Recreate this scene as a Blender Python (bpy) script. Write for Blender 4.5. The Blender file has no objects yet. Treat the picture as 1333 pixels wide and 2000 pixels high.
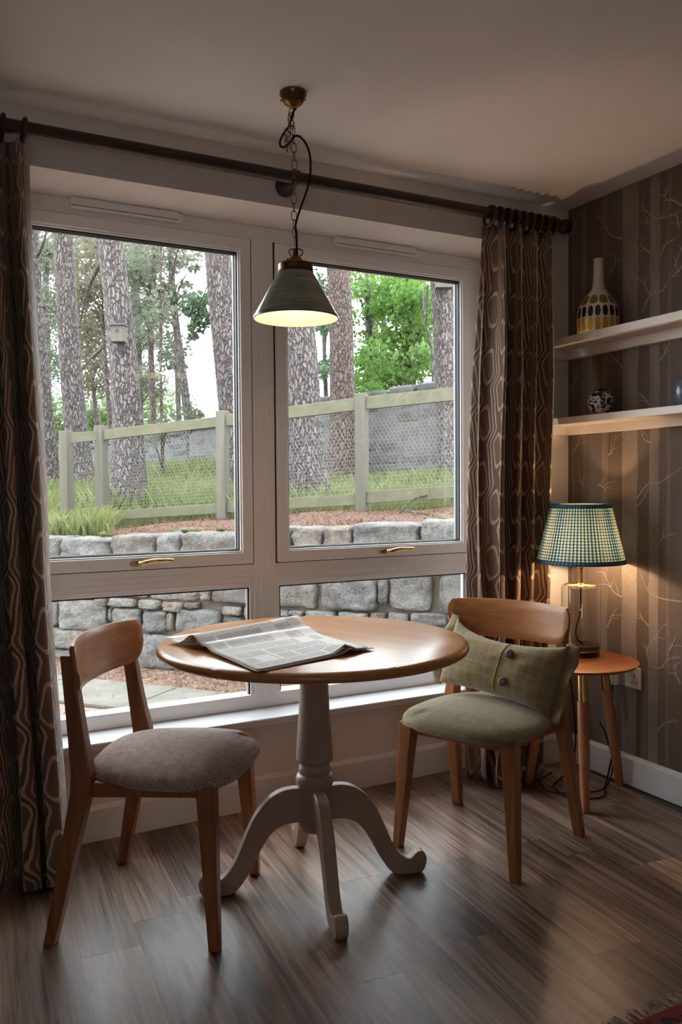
import bpy, bmesh, math, random
import numpy as np
from mathutils import Vector, noise as mnoise
PI = math.pi
sc = bpy.context.scene
COL = sc.collection

# ------------------------------------------------------------------ camera
W, H, F = 1333, 2000, 1630.34
CAM = np.array([-2.5866, -2.7733, 1.2132])
YAW, PITCH, ROLL = math.radians(62.2409), math.radians(-1.7815), math.radians(-0.4134)
fw = np.array([math.cos(YAW)*math.cos(PITCH), math.sin(YAW)*math.cos(PITCH), math.sin(PITCH)])
r0 = np.array([math.sin(YAW), -math.cos(YAW), 0.0]); u0 = np.cross(r0, fw)
RT = r0*math.cos(ROLL)+u0*math.sin(ROLL); UP = -r0*math.sin(ROLL)+u0*math.cos(ROLL)
cam_data = bpy.data.cameras.new('camera'); cam = bpy.data.objects.new('camera', cam_data); COL.objects.link(cam)
from mathutils import Matrix
cam.matrix_world = Matrix(((RT[0], UP[0], -fw[0], CAM[0]), (RT[1], UP[1], -fw[1], CAM[1]), (RT[2], UP[2], -fw[2], CAM[2]), (0, 0, 0, 1)))
cam_data.sensor_fit = 'VERTICAL'; cam_data.sensor_height = 36; cam_data.lens = F*36/H
cam_data.clip_start = 0.02; cam_data.clip_end = 300
sc.camera = cam

# ------------------------------------------------------------------ sky and exposure
world = bpy.data.worlds.new('overcast_sky'); sc.world = world; world.use_nodes = True
bg = world.node_tree.nodes['Background']; bg.inputs[0].default_value = (0.89, 0.955, 1.0, 1); bg.inputs[1].default_value = 11.0
sc.view_settings.view_transform = 'Standard'; sc.view_settings.look = 'None'
sc.view_settings.exposure = 0.0; sc.view_settings.gamma = 1.0; sc.view_settings.use_curve_mapping = False
sc.cycles.max_bounces = 14; sc.cycles.diffuse_bounces = 7; sc.cycles.glossy_bounces = 6
sc.cycles.transmission_bounces = 10; sc.cycles.transparent_max_bounces = 24
sc.cycles.sample_clamp_indirect = 6.0
sc.cycles.caustics_reflective = False; sc.cycles.caustics_refractive = False

# ------------------------------------------------------------------ measuring helpers (pixel of the photo + a real distance -> point)
def ray(px, py): return (px-W/2)/F*RT-(py-H/2)/F*UP+fw
def at(px, py, d): return CAM+d*ray(px, py)
def on_z(px, py, z): d = ray(px, py); return CAM+(z-CAM[2])/d[2]*d
def on_y(px, py, y): d = ray(px, py); return CAM+(y-CAM[1])/d[1]*d
def on_x(px, py, x): d = ray(px, py); return CAM+(x-CAM[0])/d[0]*d

# ------------------------------------------------------------------ node helpers
ALB = 1.0                                 # overall reflectance scale, lowered for bark, stone and leaves outdoors
def S(c):
    c = [x/255.0 for x in c]
    return tuple(ALB*(x/12.92 if x <= .04045 else ((x+.055)/1.055)**2.4) for x in c)+(1.0,)
class V:
    def __init__(s, nt, sock): s.nt, s.k = nt, sock
    def __add__(s, o): return m_(s.nt, 'ADD', s, o)
    def __radd__(s, o): return m_(s.nt, 'ADD', s, o)
    def __sub__(s, o): return m_(s.nt, 'SUBTRACT', s, o)
    def __rsub__(s, o): return m_(s.nt, 'SUBTRACT', o, s)
    def __mul__(s, o): return m_(s.nt, 'MULTIPLY', s, o)
    def __rmul__(s, o): return m_(s.nt, 'MULTIPLY', s, o)
    def __truediv__(s, o): return m_(s.nt, 'DIVIDE', s, o)
    def lt(s, o): return m_(s.nt, 'LESS_THAN', s, o)
    def gt(s, o): return m_(s.nt, 'GREATER_THAN', s, o)
    def f(s, op, o=None): return m_(s.nt, op, s, o)
def m_(nt, op, a, b=None):
    n = nt.nodes.new('ShaderNodeMath'); n.operation = op
    for i, v in enumerate((a, b)):
        if v is None: continue
        if isinstance(v, V): nt.links.new(v.k, n.inputs[i])
        else: n.inputs[i].default_value = v
    return V(nt, n.outputs[0])
class M:
    """a node material with a Principled BSDF and small helpers"""
    def __init__(s, name, base=(200, 200, 200), rough=.5, metal=0., spec=None):
        s.m = bpy.data.materials.new(name); s.m.use_nodes = True; s.nt = s.m.node_tree
        s.b = s.nt.nodes['Principled BSDF']; s.out = s.nt.nodes['Material Output']
        s.b.inputs['Base Color'].default_value = S(base); s.b.inputs['Roughness'].default_value = rough
        s.b.inputs['Metallic'].default_value = metal
        if spec is not None: s.b.inputs['Specular IOR Level'].default_value = spec
        s.tc = None
    def N(s, t, **kw):
        n = s.nt.nodes.new(t)
        for k, v in kw.items(): setattr(n, k, v)
        return n
    def L(s, a, b): s.nt.links.new(a.k if isinstance(a, V) else a, b)
    def coord(s, kind='Object', scale=(1, 1, 1), rot=(0, 0, 0), offset=None):
        if not s.tc: s.tc = s.N('ShaderNodeTexCoord')
        mp = s.N('ShaderNodeMapping'); s.L(s.tc.outputs[kind], mp.inputs[0])
        mp.inputs['Scale'].default_value = scale; mp.inputs['Rotation'].default_value = rot
        if offset is not None: s.L(offset, mp.inputs['Location'])
        return mp.outputs[0]
    def xyz(s, vec):
        n = s.N('ShaderNodeSeparateXYZ'); s.L(vec, n.inputs[0]); return [V(s.nt, o) for o in n.outputs]
    def noise(s, vec, scale=5, detail=4, rough=.5, dist=0.):
        n = s.N('ShaderNodeTexNoise'); s.L(vec, n.inputs['Vector']); n.inputs['Scale'].default_value = scale
        n.inputs['Detail'].default_value = detail; n.inputs['Roughness'].default_value = rough; n.inputs['Distortion'].default_value = dist
        return V(s.nt, n.outputs['Fac'])
    def voro(s, vec, scale=5, feature='F1', rnd=1.):
        n = s.N('ShaderNodeTexVoronoi', feature=feature); s.L(vec, n.inputs['Vector']); n.inputs['Scale'].default_value = scale
        n.inputs['Randomness'].default_value = rnd
        return n
    def ramp(s, fac, stops):
        n = s.N('ShaderNodeValToRGB'); s.L(fac, n.inputs[0]); e = n.color_ramp.elements
        while len(e) < len(stops): e.new(.5)
        for i, (p, c) in enumerate(stops): e[i].position = p; e[i].color = S(c) if max(c) > 1 or len(c) == 3 else c
        return n.outputs[0]
    def mix(s, fac, a, b, mode='MIX'):
        n = s.N('ShaderNodeMix', data_type='RGBA', blend_type=mode)
        for v, k in ((fac, 0), (a, 6), (b, 7)):
            if isinstance(v, V): s.L(v, n.inputs[k])
            elif isinstance(v, (tuple, list)): n.inputs[k].default_value = S(v) if len(v) == 3 else v
            elif isinstance(v, (int, float)): n.inputs[k].default_value = v
            else: s.L(v, n.inputs[k])
        return n.outputs[2]
    def color(s, sock): s.L(sock, s.b.inputs['Base Color']); s.csock = sock; return s
    def rough(s, v): s.L(v, s.b.inputs['Roughness']); return s
    def bump(s, h, strength=.3, dist=.002):
        n = s.N('ShaderNodeBump'); n.inputs['Strength'].default_value = strength; n.inputs['Distance'].default_value = dist
        s.L(h, n.inputs['Height']); s.L(n.outputs[0], s.b.inputs['Normal']); s.bn = n; return s

def plain(name, base, rough=.5, metal=0., var=.06, scale=6., bump=0., bscale=200., spec=None):
    t = M(name, base, rough, metal, spec)
    v = t.coord()
    n = t.noise(v, scale, 5, .6)
    d = tuple(max(0, c*(1-var)) for c in base); l = tuple(min(255, c*(1+var)) for c in base)
    t.color(t.ramp(n, [(.3, d), (.7, l)]))
    if bump: t.bump(t.noise(v, bscale, 3), bump, .001)
    return t.m
def wood(name, dark, light, axis='X', rough=.42, scale=1., contrast=1., even=False):
    t = M(name, light, rough)
    k = {'X': (1.2, 14, 14), 'Y': (14, 1.2, 14), 'Z': (14, 14, 1.2)}[axis]
    inf = t.N('ShaderNodeObjectInfo')
    off = t.N('ShaderNodeVectorMath', operation='SCALE'); cx = t.N('ShaderNodeCombineXYZ')
    for i in range(3): t.L(inf.outputs['Random'], cx.inputs[i])
    t.L(cx.outputs[0], off.inputs[0]); off.inputs[3].default_value = 7.3
    v = t.coord('Object', tuple(a*scale for a in k), offset=off.outputs[0])
    n1 = t.noise(v, 1.5, 6, .6, .6); n2 = t.noise(v, 9, 4, .7, .1)
    n = n1*.65+n2*.35
    mid = tuple((a+b)/2 for a, b in zip(dark, light))
    c = t.ramp(n, [(.5-.16/contrast, dark), (.5, mid), (.5+.14/contrast, light)])
    t.color(c); t.bump(n2, .07, .0004)
    if not even: t.rough(n2*.15+(rough-.07))
    return t.m

# ------------------------------------------------------------------ mesh helpers
class MB:
    def __init__(s): s.v, s.f, s.uv = [], [], {}
    def add(s, vs, fs):
        o = len(s.v); s.v += [tuple(map(float, v)) for v in vs]; s.f += [tuple(i+o for i in f) for f in fs]; return s
    def box(s, a, b):
        (x0, y0, z0), (x1, y1, z1) = a, b
        x0, x1 = min(x0, x1), max(x0, x1); y0, y1 = min(y0, y1), max(y0, y1); z0, z1 = min(z0, z1), max(z0, z1)
        return s.add([(x0, y0, z0), (x1, y0, z0), (x1, y1, z0), (x0, y1, z0), (x0, y0, z1), (x1, y0, z1), (x1, y1, z1), (x0, y1, z1)],
                     [(0, 3, 2, 1), (4, 5, 6, 7), (0, 1, 5, 4), (1, 2, 6, 5), (2, 3, 7, 6), (3, 0, 4, 7)])
    def ring(s, x0, x1, z0, z1, w, y0, y1):
        """rectangular mitred frame in the xz plane"""
        O = [(x0, z0), (x1, z0), (x1, z1), (x0, z1)]; I = [(x0+w, z0+w), (x1-w, z0+w), (x1-w, z1-w), (x0+w, z1-w)]
        vs = [(x, y0, z) for x, z in O+I]+[(x, y1, z) for x, z in O+I]; fs = []
        for i in range(4):
            j = (i+1) % 4
            fs += [(i, j, 4+j, 4+i), (8+j, 8+i, 12+i, 12+j), (j, i, 8+i, 8+j), (4+i, 4+j, 12+j, 12+i)]
        return s.add(vs, fs)
    def hexa(s, bot, top):
        """8 corner solid from two quads (counter-clockwise seen from above)"""
        return s.add(list(bot)+list(top), [(0, 3, 2, 1), (4, 5, 6, 7), (0, 1, 5, 4), (1, 2, 6, 5), (2, 3, 7, 6), (3, 0, 4, 7)])
    def lathe(s, prof, c=(0, 0, 0), n=32, cap=True):
        vs, fs = [], []
        for r, z in prof:
            for k in range(n):
                a = 2*PI*k/n; vs.append((c[0]+r*math.cos(a), c[1]+r*math.sin(a), c[2]+z))
        for i in range(len(prof)-1):
            for k in range(n):
                k2 = (k+1) % n; fs.append((i*n+k, i*n+k2, (i+1)*n+k2, (i+1)*n+k))
        if cap:
            if prof[0][0] > 1e-5: fs.append(tuple(reversed(range(n))))
            if prof[-1][0] > 1e-5: fs.append(tuple(range((len(prof)-1)*n, len(prof)*n)))
        return s.add(vs, fs)
    def tube(s, pts, rad, n=8, closed=False, caps=True):
        pts = [Vector(p) for p in pts]; m = len(pts)
        rad = [rad]*m if isinstance(rad, (int, float)) else list(rad)
        vs, fs = [], []; up = None
        for i, p in enumerate(pts):
            if closed: t = pts[(i+1) % m]-pts[i-1]
            else: t = pts[min(i+1, m-1)]-pts[max(i-1, 0)]
            t.normalize()
            if up is None:
                up = Vector((0, 0, 1)) if abs(t.z) < .9 else Vector((1, 0, 0))
            a = up-t*up.dot(t)
            if a.length < 1e-6: a = t.orthogonal()
            a.normalize(); b = t.cross(a); up = a
            for k in range(n):
                g = 2*PI*k/n; vs.append(p+(a*math.cos(g)+b*math.sin(g))*rad[i])
        for i in range(m if closed else m-1):
            j = (i+1) % m
            for k in range(n):
                k2 = (k+1) % n; fs.append((i*n+k, i*n+k2, j*n+k2, j*n+k))
        if caps and not closed: fs += [tuple(reversed(range(n))), tuple(range((m-1)*n, m*n))]
        return s.add(vs, fs)
    def grid(s, P, closed_u=False):
        """P[i][j] points"""
        n, m = len(P), len(P[0]); o = len(s.v); fs = []
        for i in range(n if closed_u else n-1):
            for j in range(m-1):
                i2 = (i+1) % n; fs.append((i*m+j, i2*m+j, i2*m+j+1, i*m+j+1))
        return s.add([p for r in P for p in r], fs)
    def prism(s, poly, y0, y1, axis='Y'):
        """polygon extruded; poly holds (a,b): axis Y -> (x,z), axis Z -> (x,y), axis X -> (y,z)"""
        def pt(a, b, t): return {'Y': (a, t, b), 'Z': (a, b, t), 'X': (t, a, b)}[axis]
        n = len(poly)
        return s.add([pt(a, b, y0) for a, b in poly]+[pt(a, b, y1) for a, b in poly],
                     [tuple(range(n)), tuple(reversed(range(n, 2*n)))]+[(i, n+i, n+(i+1) % n, (i+1) % n) for i in range(n)])
    def build(s, name, mat, parent=None, smooth=False, bevel=0., segs=2, solid=0., world=False, sub=0, auto=None, fix=True):
        v = s.v
        if world and parent is not None:
            o = Vector((0, 0, 0)); q = parent
            while q is not None: o = o+q.location; q = q.parent
            v = [(a-o.x, b-o.y, c-o.z) for a, b, c in v]
        me = bpy.data.meshes.new(name); me.from_pydata(v, [], s.f)
        if fix:
            bm = bmesh.new(); bm.from_mesh(me); bmesh.ops.recalc_face_normals(bm, faces=bm.faces); bm.to_mesh(me); bm.free()
        me.materials.append(mat)
        if smooth: me.polygons.foreach_set('use_smooth', [True]*len(me.polygons))
        o = bpy.data.objects.new(name, me); COL.objects.link(o)
        if parent is not None: o.parent = parent
        if solid:
            d = o.modifiers.new('solid', 'SOLIDIFY'); d.thickness = solid; d.offset = 0
        if bevel:
            d = o.modifiers.new('bevel', 'BEVEL'); d.width = bevel; d.segments = segs; d.limit_method = 'ANGLE'; d.angle_limit = math.radians(35)
            d.harden_normals = False
        if sub:
            d = o.modifiers.new('sub', 'SUBSURF'); d.levels = sub; d.render_levels = sub
        if auto:
            me.polygons.foreach_set('use_smooth', [True]*len(me.polygons))
            try: me.set_sharp_from_angle(angle=math.radians(auto))
            except Exception: pass
        return o
def thing(name, label, cat, loc=(0, 0, 0), rz=0., group=None):
    o = bpy.data.objects.new(name, None); COL.objects.link(o); o.location = loc; o.rotation_euler = (0, 0, rz)
    o.empty_display_size = .05
    return tag(o, label, cat, group)
def tag(o, label=None, cat=None, group=None, kind=None):
    if label: o['label'] = label
    if cat: o['category'] = cat
    if group: o['group'] = group
    if kind: o['kind'] = kind
    return o
def struct(o, label): o['kind'] = 'structure'; o['label'] = label; return o
def sempty(name, label, loc=(0, 0, 0)):
    o = bpy.data.objects.new(name, None); COL.objects.link(o); o.location = loc; return struct(o, label)
def smooth_pts(pts, n=6):
    """Catmull-Rom through points"""
    P = [Vector(p) for p in pts]; out = []
    for i in range(len(P)-1):
        a, b, c, d = P[max(i-1, 0)], P[i], P[i+1], P[min(i+2, len(P)-1)]
        for k in range(n):
            t = k/n; out.append(.5*((2*b)+(c-a)*t+(2*a-5*b+4*c-d)*t*t+(3*b-a-3*c+d)*t**3))
    out.append(P[-1]); return out
def rng(k): return random.Random(k)

# ================================================================== ROOM SHELL
XL, YF = -4.3, -4.6                       # left wall and the wall behind the camera
ZC = 2.4
m_paint = plain('warm_white_paint', (220, 211, 204), .7, var=.02, scale=3, bump=.05, bscale=250)
m_ceil = plain('ceiling_paint', (232, 225, 220), .75, var=.015, scale=3, bump=.06, bscale=220)
m_trim = plain('satin_white_trim', (226, 222, 220), .38, var=.02)
m_upvc = plain('white_upvc', (240, 237, 236), .3, var=.012, scale=4)
m_gasket = plain('black_rubber', (14, 14, 15), .6)

def floor_material():
    t = M('grey_brown_oak_vinyl', (120, 100, 88), .42)
    inf = t.N('ShaderNodeObjectInfo'); cx = t.N('ShaderNodeCombineXYZ')
    r = V(t.nt, inf.outputs['Random'])
    for i, k in enumerate((9.1, 17.7, 3.3)): t.L(r*k, cx.inputs[i])
    v = t.coord('Object', (9, .55, 9), offset=cx.outputs[0])
    v2 = t.coord('Object', (55, 1.6, 55), offset=cx.outputs[0])
    n1 = t.noise(v, 1.0, 5, .6, 1.4); n2 = t.noise(v2, 1.6, 5, .65, .2)
    v3 = t.coord('Object', (5, 1.2, 5), offset=cx.outputs[0]); n3 = t.noise(v3, 1.1, 3, .5, .4)
    wv = (n1*26.).f('SINE')*.5+.5           # cathedral grain rings
    n = n2*.66+wv*.12+n1*.22
    c = t.ramp(n, [(.33, (76, 62, 55)), (.46, (134, 115, 105)), (.57, (168, 149, 138)), (.70, (200, 184, 173))])
    c2 = t.mix(n3, (255, 243, 233), (210, 206, 207))
    c = t.mix(.8, c, c2, 'MULTIPLY')
    tint = t.ramp(r, [(0, (178, 166, 160)), (.5, (222, 210, 202)), (1, (255, 238, 222))])
    c = t.mix(1.0, c, tint, 'MULTIPLY')
    t.color(c); t.bump(n2, .35, .0012)
    t.rough(n2*.22+.27)
    return t.m
m_floor = floor_material()
m_sub = plain('floor_joint', (84, 70, 62), .8)

# floor: planks 152 mm wide laid almost square to the window wall
flr = MB().box((XL, YF, -.12), (0.02, .42, -.006)).build('floor', m_sub); struct(flr, 'grey-brown oak plank floor')
ang = math.atan2(.07, 1.0); PW = .1525
R = rng(5)
def plank_mesh(L):
    b = MB().box((-PW/2+.0005, 0, -.006), (PW/2-.0005, L-.001, 0)); return b
plank_cache = {}
x_seam = -2.205
k0 = int((XL-x_seam)/PW)-3; k1 = int((0-x_seam)/PW)+3
XMIN, XMAX, YMIN, YMAX = -2.95, -.0, -2.6, .14
for k in range(k0, k1+1):
    PLN = 1.22
    y = -4.4+R.random()*PLN
    if k == 0: y = -.59-PLN*3
    while y < .5:
        cx = x_seam+(k+.5)*PW; px0 = cx+math.tan(ang)*(y+.64); px1 = cx+math.tan(ang)*(y+PLN+.64)
        # keep planks that lie on the visible part of the floor, clip to the room
        ya, yb = y, min(y+PLN, .142)
        if yb-ya > .05 and min(px0, px1)+PW/2 < .0 and max(px0, px1) > XL+.1:
            key = round(yb-ya, 3)
            if key not in plank_cache:
                b = MB().box((-PW/2+.0003, 0, -.006), (PW/2-.0003, key/math.cos(ang)-.0006, 0)); o = b.build('plank', m_floor, flr, bevel=0)
                plank_cache[key] = o.data
            else:
                o = bpy.data.objects.new('plank', plank_cache[key]); COL.objects.link(o); o.parent = flr
            o.location = (px0, ya, 0); o.rotation_euler = (0, 0, -ang)
        y += PLN

struct(MB().box((XL-.1, YF-.3, ZC), (.12, .45, ZC+.12)).build('ceiling', m_ceil), 'plain warm white plaster ceiling')
# window wall: lintel, two piers and the recessed wall below the sill
YR = .40; WX0, WX1, WZ0, WZ1 = -2.38, -.288, .33, 2.217
b = MB(); b.box((XL-.1, 0, WZ1), (0, YR, ZC+.12)); b.box((WX1, 0, -.3), (0, YR, WZ1)); b.box((XL-.1, 0, -.3), (WX0, YR, WZ1)); b.box((WX0, .14, -.3), (WX1, YR, WZ0))
struct(b.build('wall_back', m_paint), 'warm white window wall with deep lintel')
struct(MB().box((XL-.1, YF-.3, -.3), (XL, 0, ZC+.12)).build('wall_left', m_paint), 'plain painted left wall')
b = MB(); QX0, QX1, QZ0, QZ1 = -3.85, -3.25, 1.05, 1.85          # opening for an invented window, added to let in soft fill light
for a_, c_ in (((XL-.1, YF-.3, -.3), (QX0, YF, ZC+.12)), ((QX1, YF-.3, -.3), (.1, YF, ZC+.12)), ((QX0, YF-.3, -.3), (QX1, YF, QZ0)), ((QX0, YF-.3, QZ1), (QX1, YF, ZC+.12))): b.box(a_, c_)
struct(b.build('wall_front', m_paint), 'plain painted wall behind the camera with an added opening for fill light')

# right wall: wood-effect wallpaper printed with pale birch trunks and branches
def paper_mat():
    t = M('taupe_wallpaper', (112, 92, 78), .75)
    v = t.coord('Object', (1, 1, 1)); n = t.noise(v, 2.2, 3); n2 = t.noise(t.coord('Object', (60, 60, 500)), 1., 2)
    t.color(t.mix(n2*.25, t.ramp(n, [(.3, (96, 80, 72)), (.7, (108, 92, 83))]), (118, 101, 89)))
    return t.m
def print_mat(name, a, bcol):
    t = M(name, a, .7)
    v = t.coord('Object', (40, 40, 420)); n = t.noise(v, 1., 4, .7)
    v2 = t.coord('Object', (9, 9, 3)); n2 = t.noise(v2, 1., 3)
    t.color(t.ramp(n*.6+n2*.4, [(.36, bcol), (.56, a)]))
    return t.m
m_wp = paper_mat(); m_trunk1 = print_mat('printed_birch', (146, 131, 122), (112, 96, 87)); m_trunk2 = print_mat('printed_birch_faint', (124, 109, 99), (105, 89, 80))
m_twig = plain('printed_twig', (158, 143, 132), .7)
wr = struct(MB().box((0, YF-.3, -.3), (.1, .40, ZC+.12)).build('wall_right', m_wp), 'taupe wallpaper wall printed with pale birch trees')
def wy(px): return float(on_x(px, 950, 0)[1])
def ribbon(b, pts, w, x):
    """flat printed stroke on the wall plane, pts are (y,z)"""
    L_, R_ = [], []
    for i, p in enumerate(pts):
        a = pts[max(i-1, 0)]; c = pts[min(i+1, len(pts)-1)]; d = Vector((c[0]-a[0], c[1]-a[1])); d.normalize()
        n = Vector((-d.y, d.x))*w[i]/2
        L_.append((x, p[0]+n.x, p[1]+n.y)); R_.append((x, p[0]-n.x, p[1]-n.y))
    b.grid([L_, R_])
R = rng(11)
def trunk_ribbon(b, y0, y1, x):
    A, B_ = [], []
    ph = R.random()*9
    for i in range(60):
        z = .12+(ZC-.12)*i/59
        A.append((x, y0+.004*mnoise.noise((z*9, ph, 0)), z)); B_.append((x, y1+.006*mnoise.noise((z*9, ph+5, 0)), z))
    b.grid([A, B_])
b1, b2 = MB(), MB()
for a, c in ((1216, 1246), (1269, 1288)): trunk_ribbon(b1, wy(a), wy(c), -.0006)
for a, c in ((1303, 1310), (1176, 1188), (1138, 1145), (1119, 1122)): trunk_ribbon(b2, wy(a), wy(c), -.0005)
y = wy(1333)-.06
while y > YF+.3:                       # the print repeats along the wall behind the camera
    wd = R.uniform(.02, .09); trunk_ribbon(b1 if wd > .05 else b2, y, y-wd, -.0005); y -= wd+R.uniform(.05, .16)
b1.build('printed_trunk', m_trunk1, wr, world=True, fix=False); b2.build('printed_trunk', m_trunk2, wr, world=True, fix=False)
tw = MB()
def br(ox, oy, s, pts, w=.007):
    P = [on_x(ox+x*s, oy+yy*s, 0) for x, yy in pts]; P = smooth_pts([(0, p[1], p[2]) for p in P], 5)
    P = [(p.y+.003*mnoise.noise((p.y*30, p.z*30, 3)), p.z) for p in P]; n = len(P)
    ribbon(tw, P, [w*(1-.75*i/(n-1)) for i in range(n)], -.0012)
    for q in range(R.randint(2, 4)):     # side twigs
        i = R.randint(n//4, n-2); p = P[i]; d = Vector((P[i+1][0]-p[0], P[i+1][1]-p[1])); d.normalize()
        a = R.choice((-1, 1))*R.uniform(.5, 1.1); e = Vector((d.x*math.cos(a)-d.y*math.sin(a), d.x*math.sin(a)+d.y*math.cos(a))); L_ = R.uniform(.03, .08)
        e.y = abs(e.y)*.8+.2; e.normalize()
        Q = [(p[0]+e.x*L_*k/5, p[1]+e.y*L_*k/5+.006*math.sin(k)) for k in range(6)]
        ribbon(tw, Q, [w*.5*(1-.12*k) for k in range(6)], -.0011)
s1 = .3248
for pts in ([(975, 265), (905, 245), (870, 190), (835, 130)], [(1095, 700), (1145, 600), (1215, 580), (1255, 510), (1333, 440)], [(1145, 600), (1105, 540), (1120, 470)],
            [(1145, 350), (1100, 320), (1088, 285)], [(975, 1040), (930, 985), (890, 955)], [(1200, 1000), (1235, 950), (1262, 890), (1325, 878)], [(1140, 1265), (1110, 1225), (1085, 1190)],
            [(890, 1565), (915, 1545), (935, 1440)], [(1145, 1490), (1110, 1475), (1088, 1420)], [(1060, 1830), (1130, 1740), (1205, 1730), (1333, 1640)],
            [(660, 250), (690, 180), (720, 110)], [(660, 1200), (690, 1120), (715, 1075)], [(680, 1560), (705, 1500), (720, 1450)], [(740, 1760), (720, 1700), (712, 1650)],
            [(830, 1740), (860, 1760), (880, 1790)], [(895, 500), (930, 410), (935, 330)]): br(900, 380, s1, pts)
s2 = .2198
for pts in ([(1070, 300), (1150, 300), (1240, 275), (1333, 235)], [(1070, 300), (1020, 240), (968, 178)], [(1070, 300), (1050, 350), (1010, 362)], [(1290, 260), (1300, 350), (1308, 410)],
            [(1333, 190), (1270, 150), (1200, 135), (1170, 85)], [(1140, 640), (1170, 560), (1200, 520)], [(1190, 905), (1230, 830), (1320, 770)], [(1270, 740), (1300, 640), (1333, 560)]): br(1040, 360, s2, pts)
s3 = .345
for pts in ([(740, 625), (690, 590), (640, 490)], [(820, 120), (870, 60), (895, 0)], [(940, 355), (975, 290), (1062, 262)], [(1081, 652), (960, 632), (890, 590), (848, 480)],
            [(660, 800), (680, 740), (715, 690)], [(895, 1010), (960, 1028), (1000, 980), (1065, 970)], [(895, 790), (860, 750), (838, 700)], [(940, 1390), (980, 1340), (1055, 1332)],
            [(900, 1000), (885, 930), (930, 850), (985, 780)], [(1075, 1120), (1045, 1060), (1030, 1010)], [(1010, 930), (1040, 870), (1060, 820)]): br(960, 950, s3, pts)
tw.build('printed_branches', m_twig, wr, world=True, fix=False)['kind'] = 'stuff'

# skirting
def skirt(poly_axis, a, c, face, name, label):
    prof = [(0, 0), (.018, 0), (.018, .108), (.012, .116), (.006, .122), (0, .122)]
    b = MB()
    if poly_axis == 'X': b.prism([(face-p, z) for p, z in prof], a, c, 'X')
    else: b.prism([(face-p, z) for p, z in prof], a, c, 'Y')
    return struct(b.build(name, m_trim, bevel=.001), label)
skirt('X', WX0, WX1, .142, 'baseboard_back', 'white skirting board below the window')
skirt('Y', YF, -.0, -.0001, 'baseboard_right', 'white skirting board along the wallpapered wall')
skirt('X', WX1, -.018, .0, 'baseboard_corner', 'short white skirting board in the corner behind the side table')
b = MB().box((WX0, .095, .318), (WX1, .262, .347)); trim = b.build('trim_1', plain('satin_sill_paint', (198, 198, 201), .3, var=.02), bevel=.006, segs=3); struct(trim, 'glossy white window sill board')

# ------------------------------------------------------------------ window unit
def schlick(t):
    lw = t.N('ShaderNodeLayerWeight'); lw.inputs[0].default_value = .5
    return V(t.nt, lw.outputs['Facing']).f('POWER', 5.)*.96+.04
def glass_mat():
    t = M('window_glass'); nt = t.nt
    tr = t.N('ShaderNodeBsdfTransparent'); tr.inputs[0].default_value = (.97, .985, .98, 1)
    gl = t.N('ShaderNodeBsdfGlossy'); gl.inputs['Roughness'].default_value = 0.01; gl.inputs['Color'].default_value = (1, 1, 1, 1)
    mx = t.N('ShaderNodeMixShader'); t.L(schlick(t), mx.inputs[0]); t.L(tr.outputs[0], mx.inputs[1]); t.L(gl.outputs[0], mx.inputs[2])
    t.L(mx.outputs[0], t.out.inputs[0]); return t.m
m_glass = glass_mat()
m_brass = plain('polished_brass', (204, 172, 112), .2, 1.0, var=.05)
m_dbrass = plain('aged_brass', (120, 88, 52), .32, 1.0, var=.12, scale=30)
win = sempty('window_1', 'white double window with two opening sashes over fixed panes', ((WX0+WX1)/2, .248, WZ0))
FY0, FY1 = .248, .318
MX0, MX1 = -1.379, -1.289
MB().ring(WX0, WX1, .347, WZ1, .055, FY0, FY1).build('frame', m_upvc, win, bevel=.003, world=True)
b = MB().box((MX0, FY0-.001, .38), (MX1, FY1, 2.165)); b.box((MX0+.028, FY0-.005, .38), (MX0+.031, FY0, 2.165)); b.box((MX1-.031, FY0-.005, .38), (MX1-.028, FY0, 2.165))
b.build('mullion', m_upvc, win, bevel=.001, world=True)
bays = [(-2.327, MX0), (MX1, -.341)]
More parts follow.
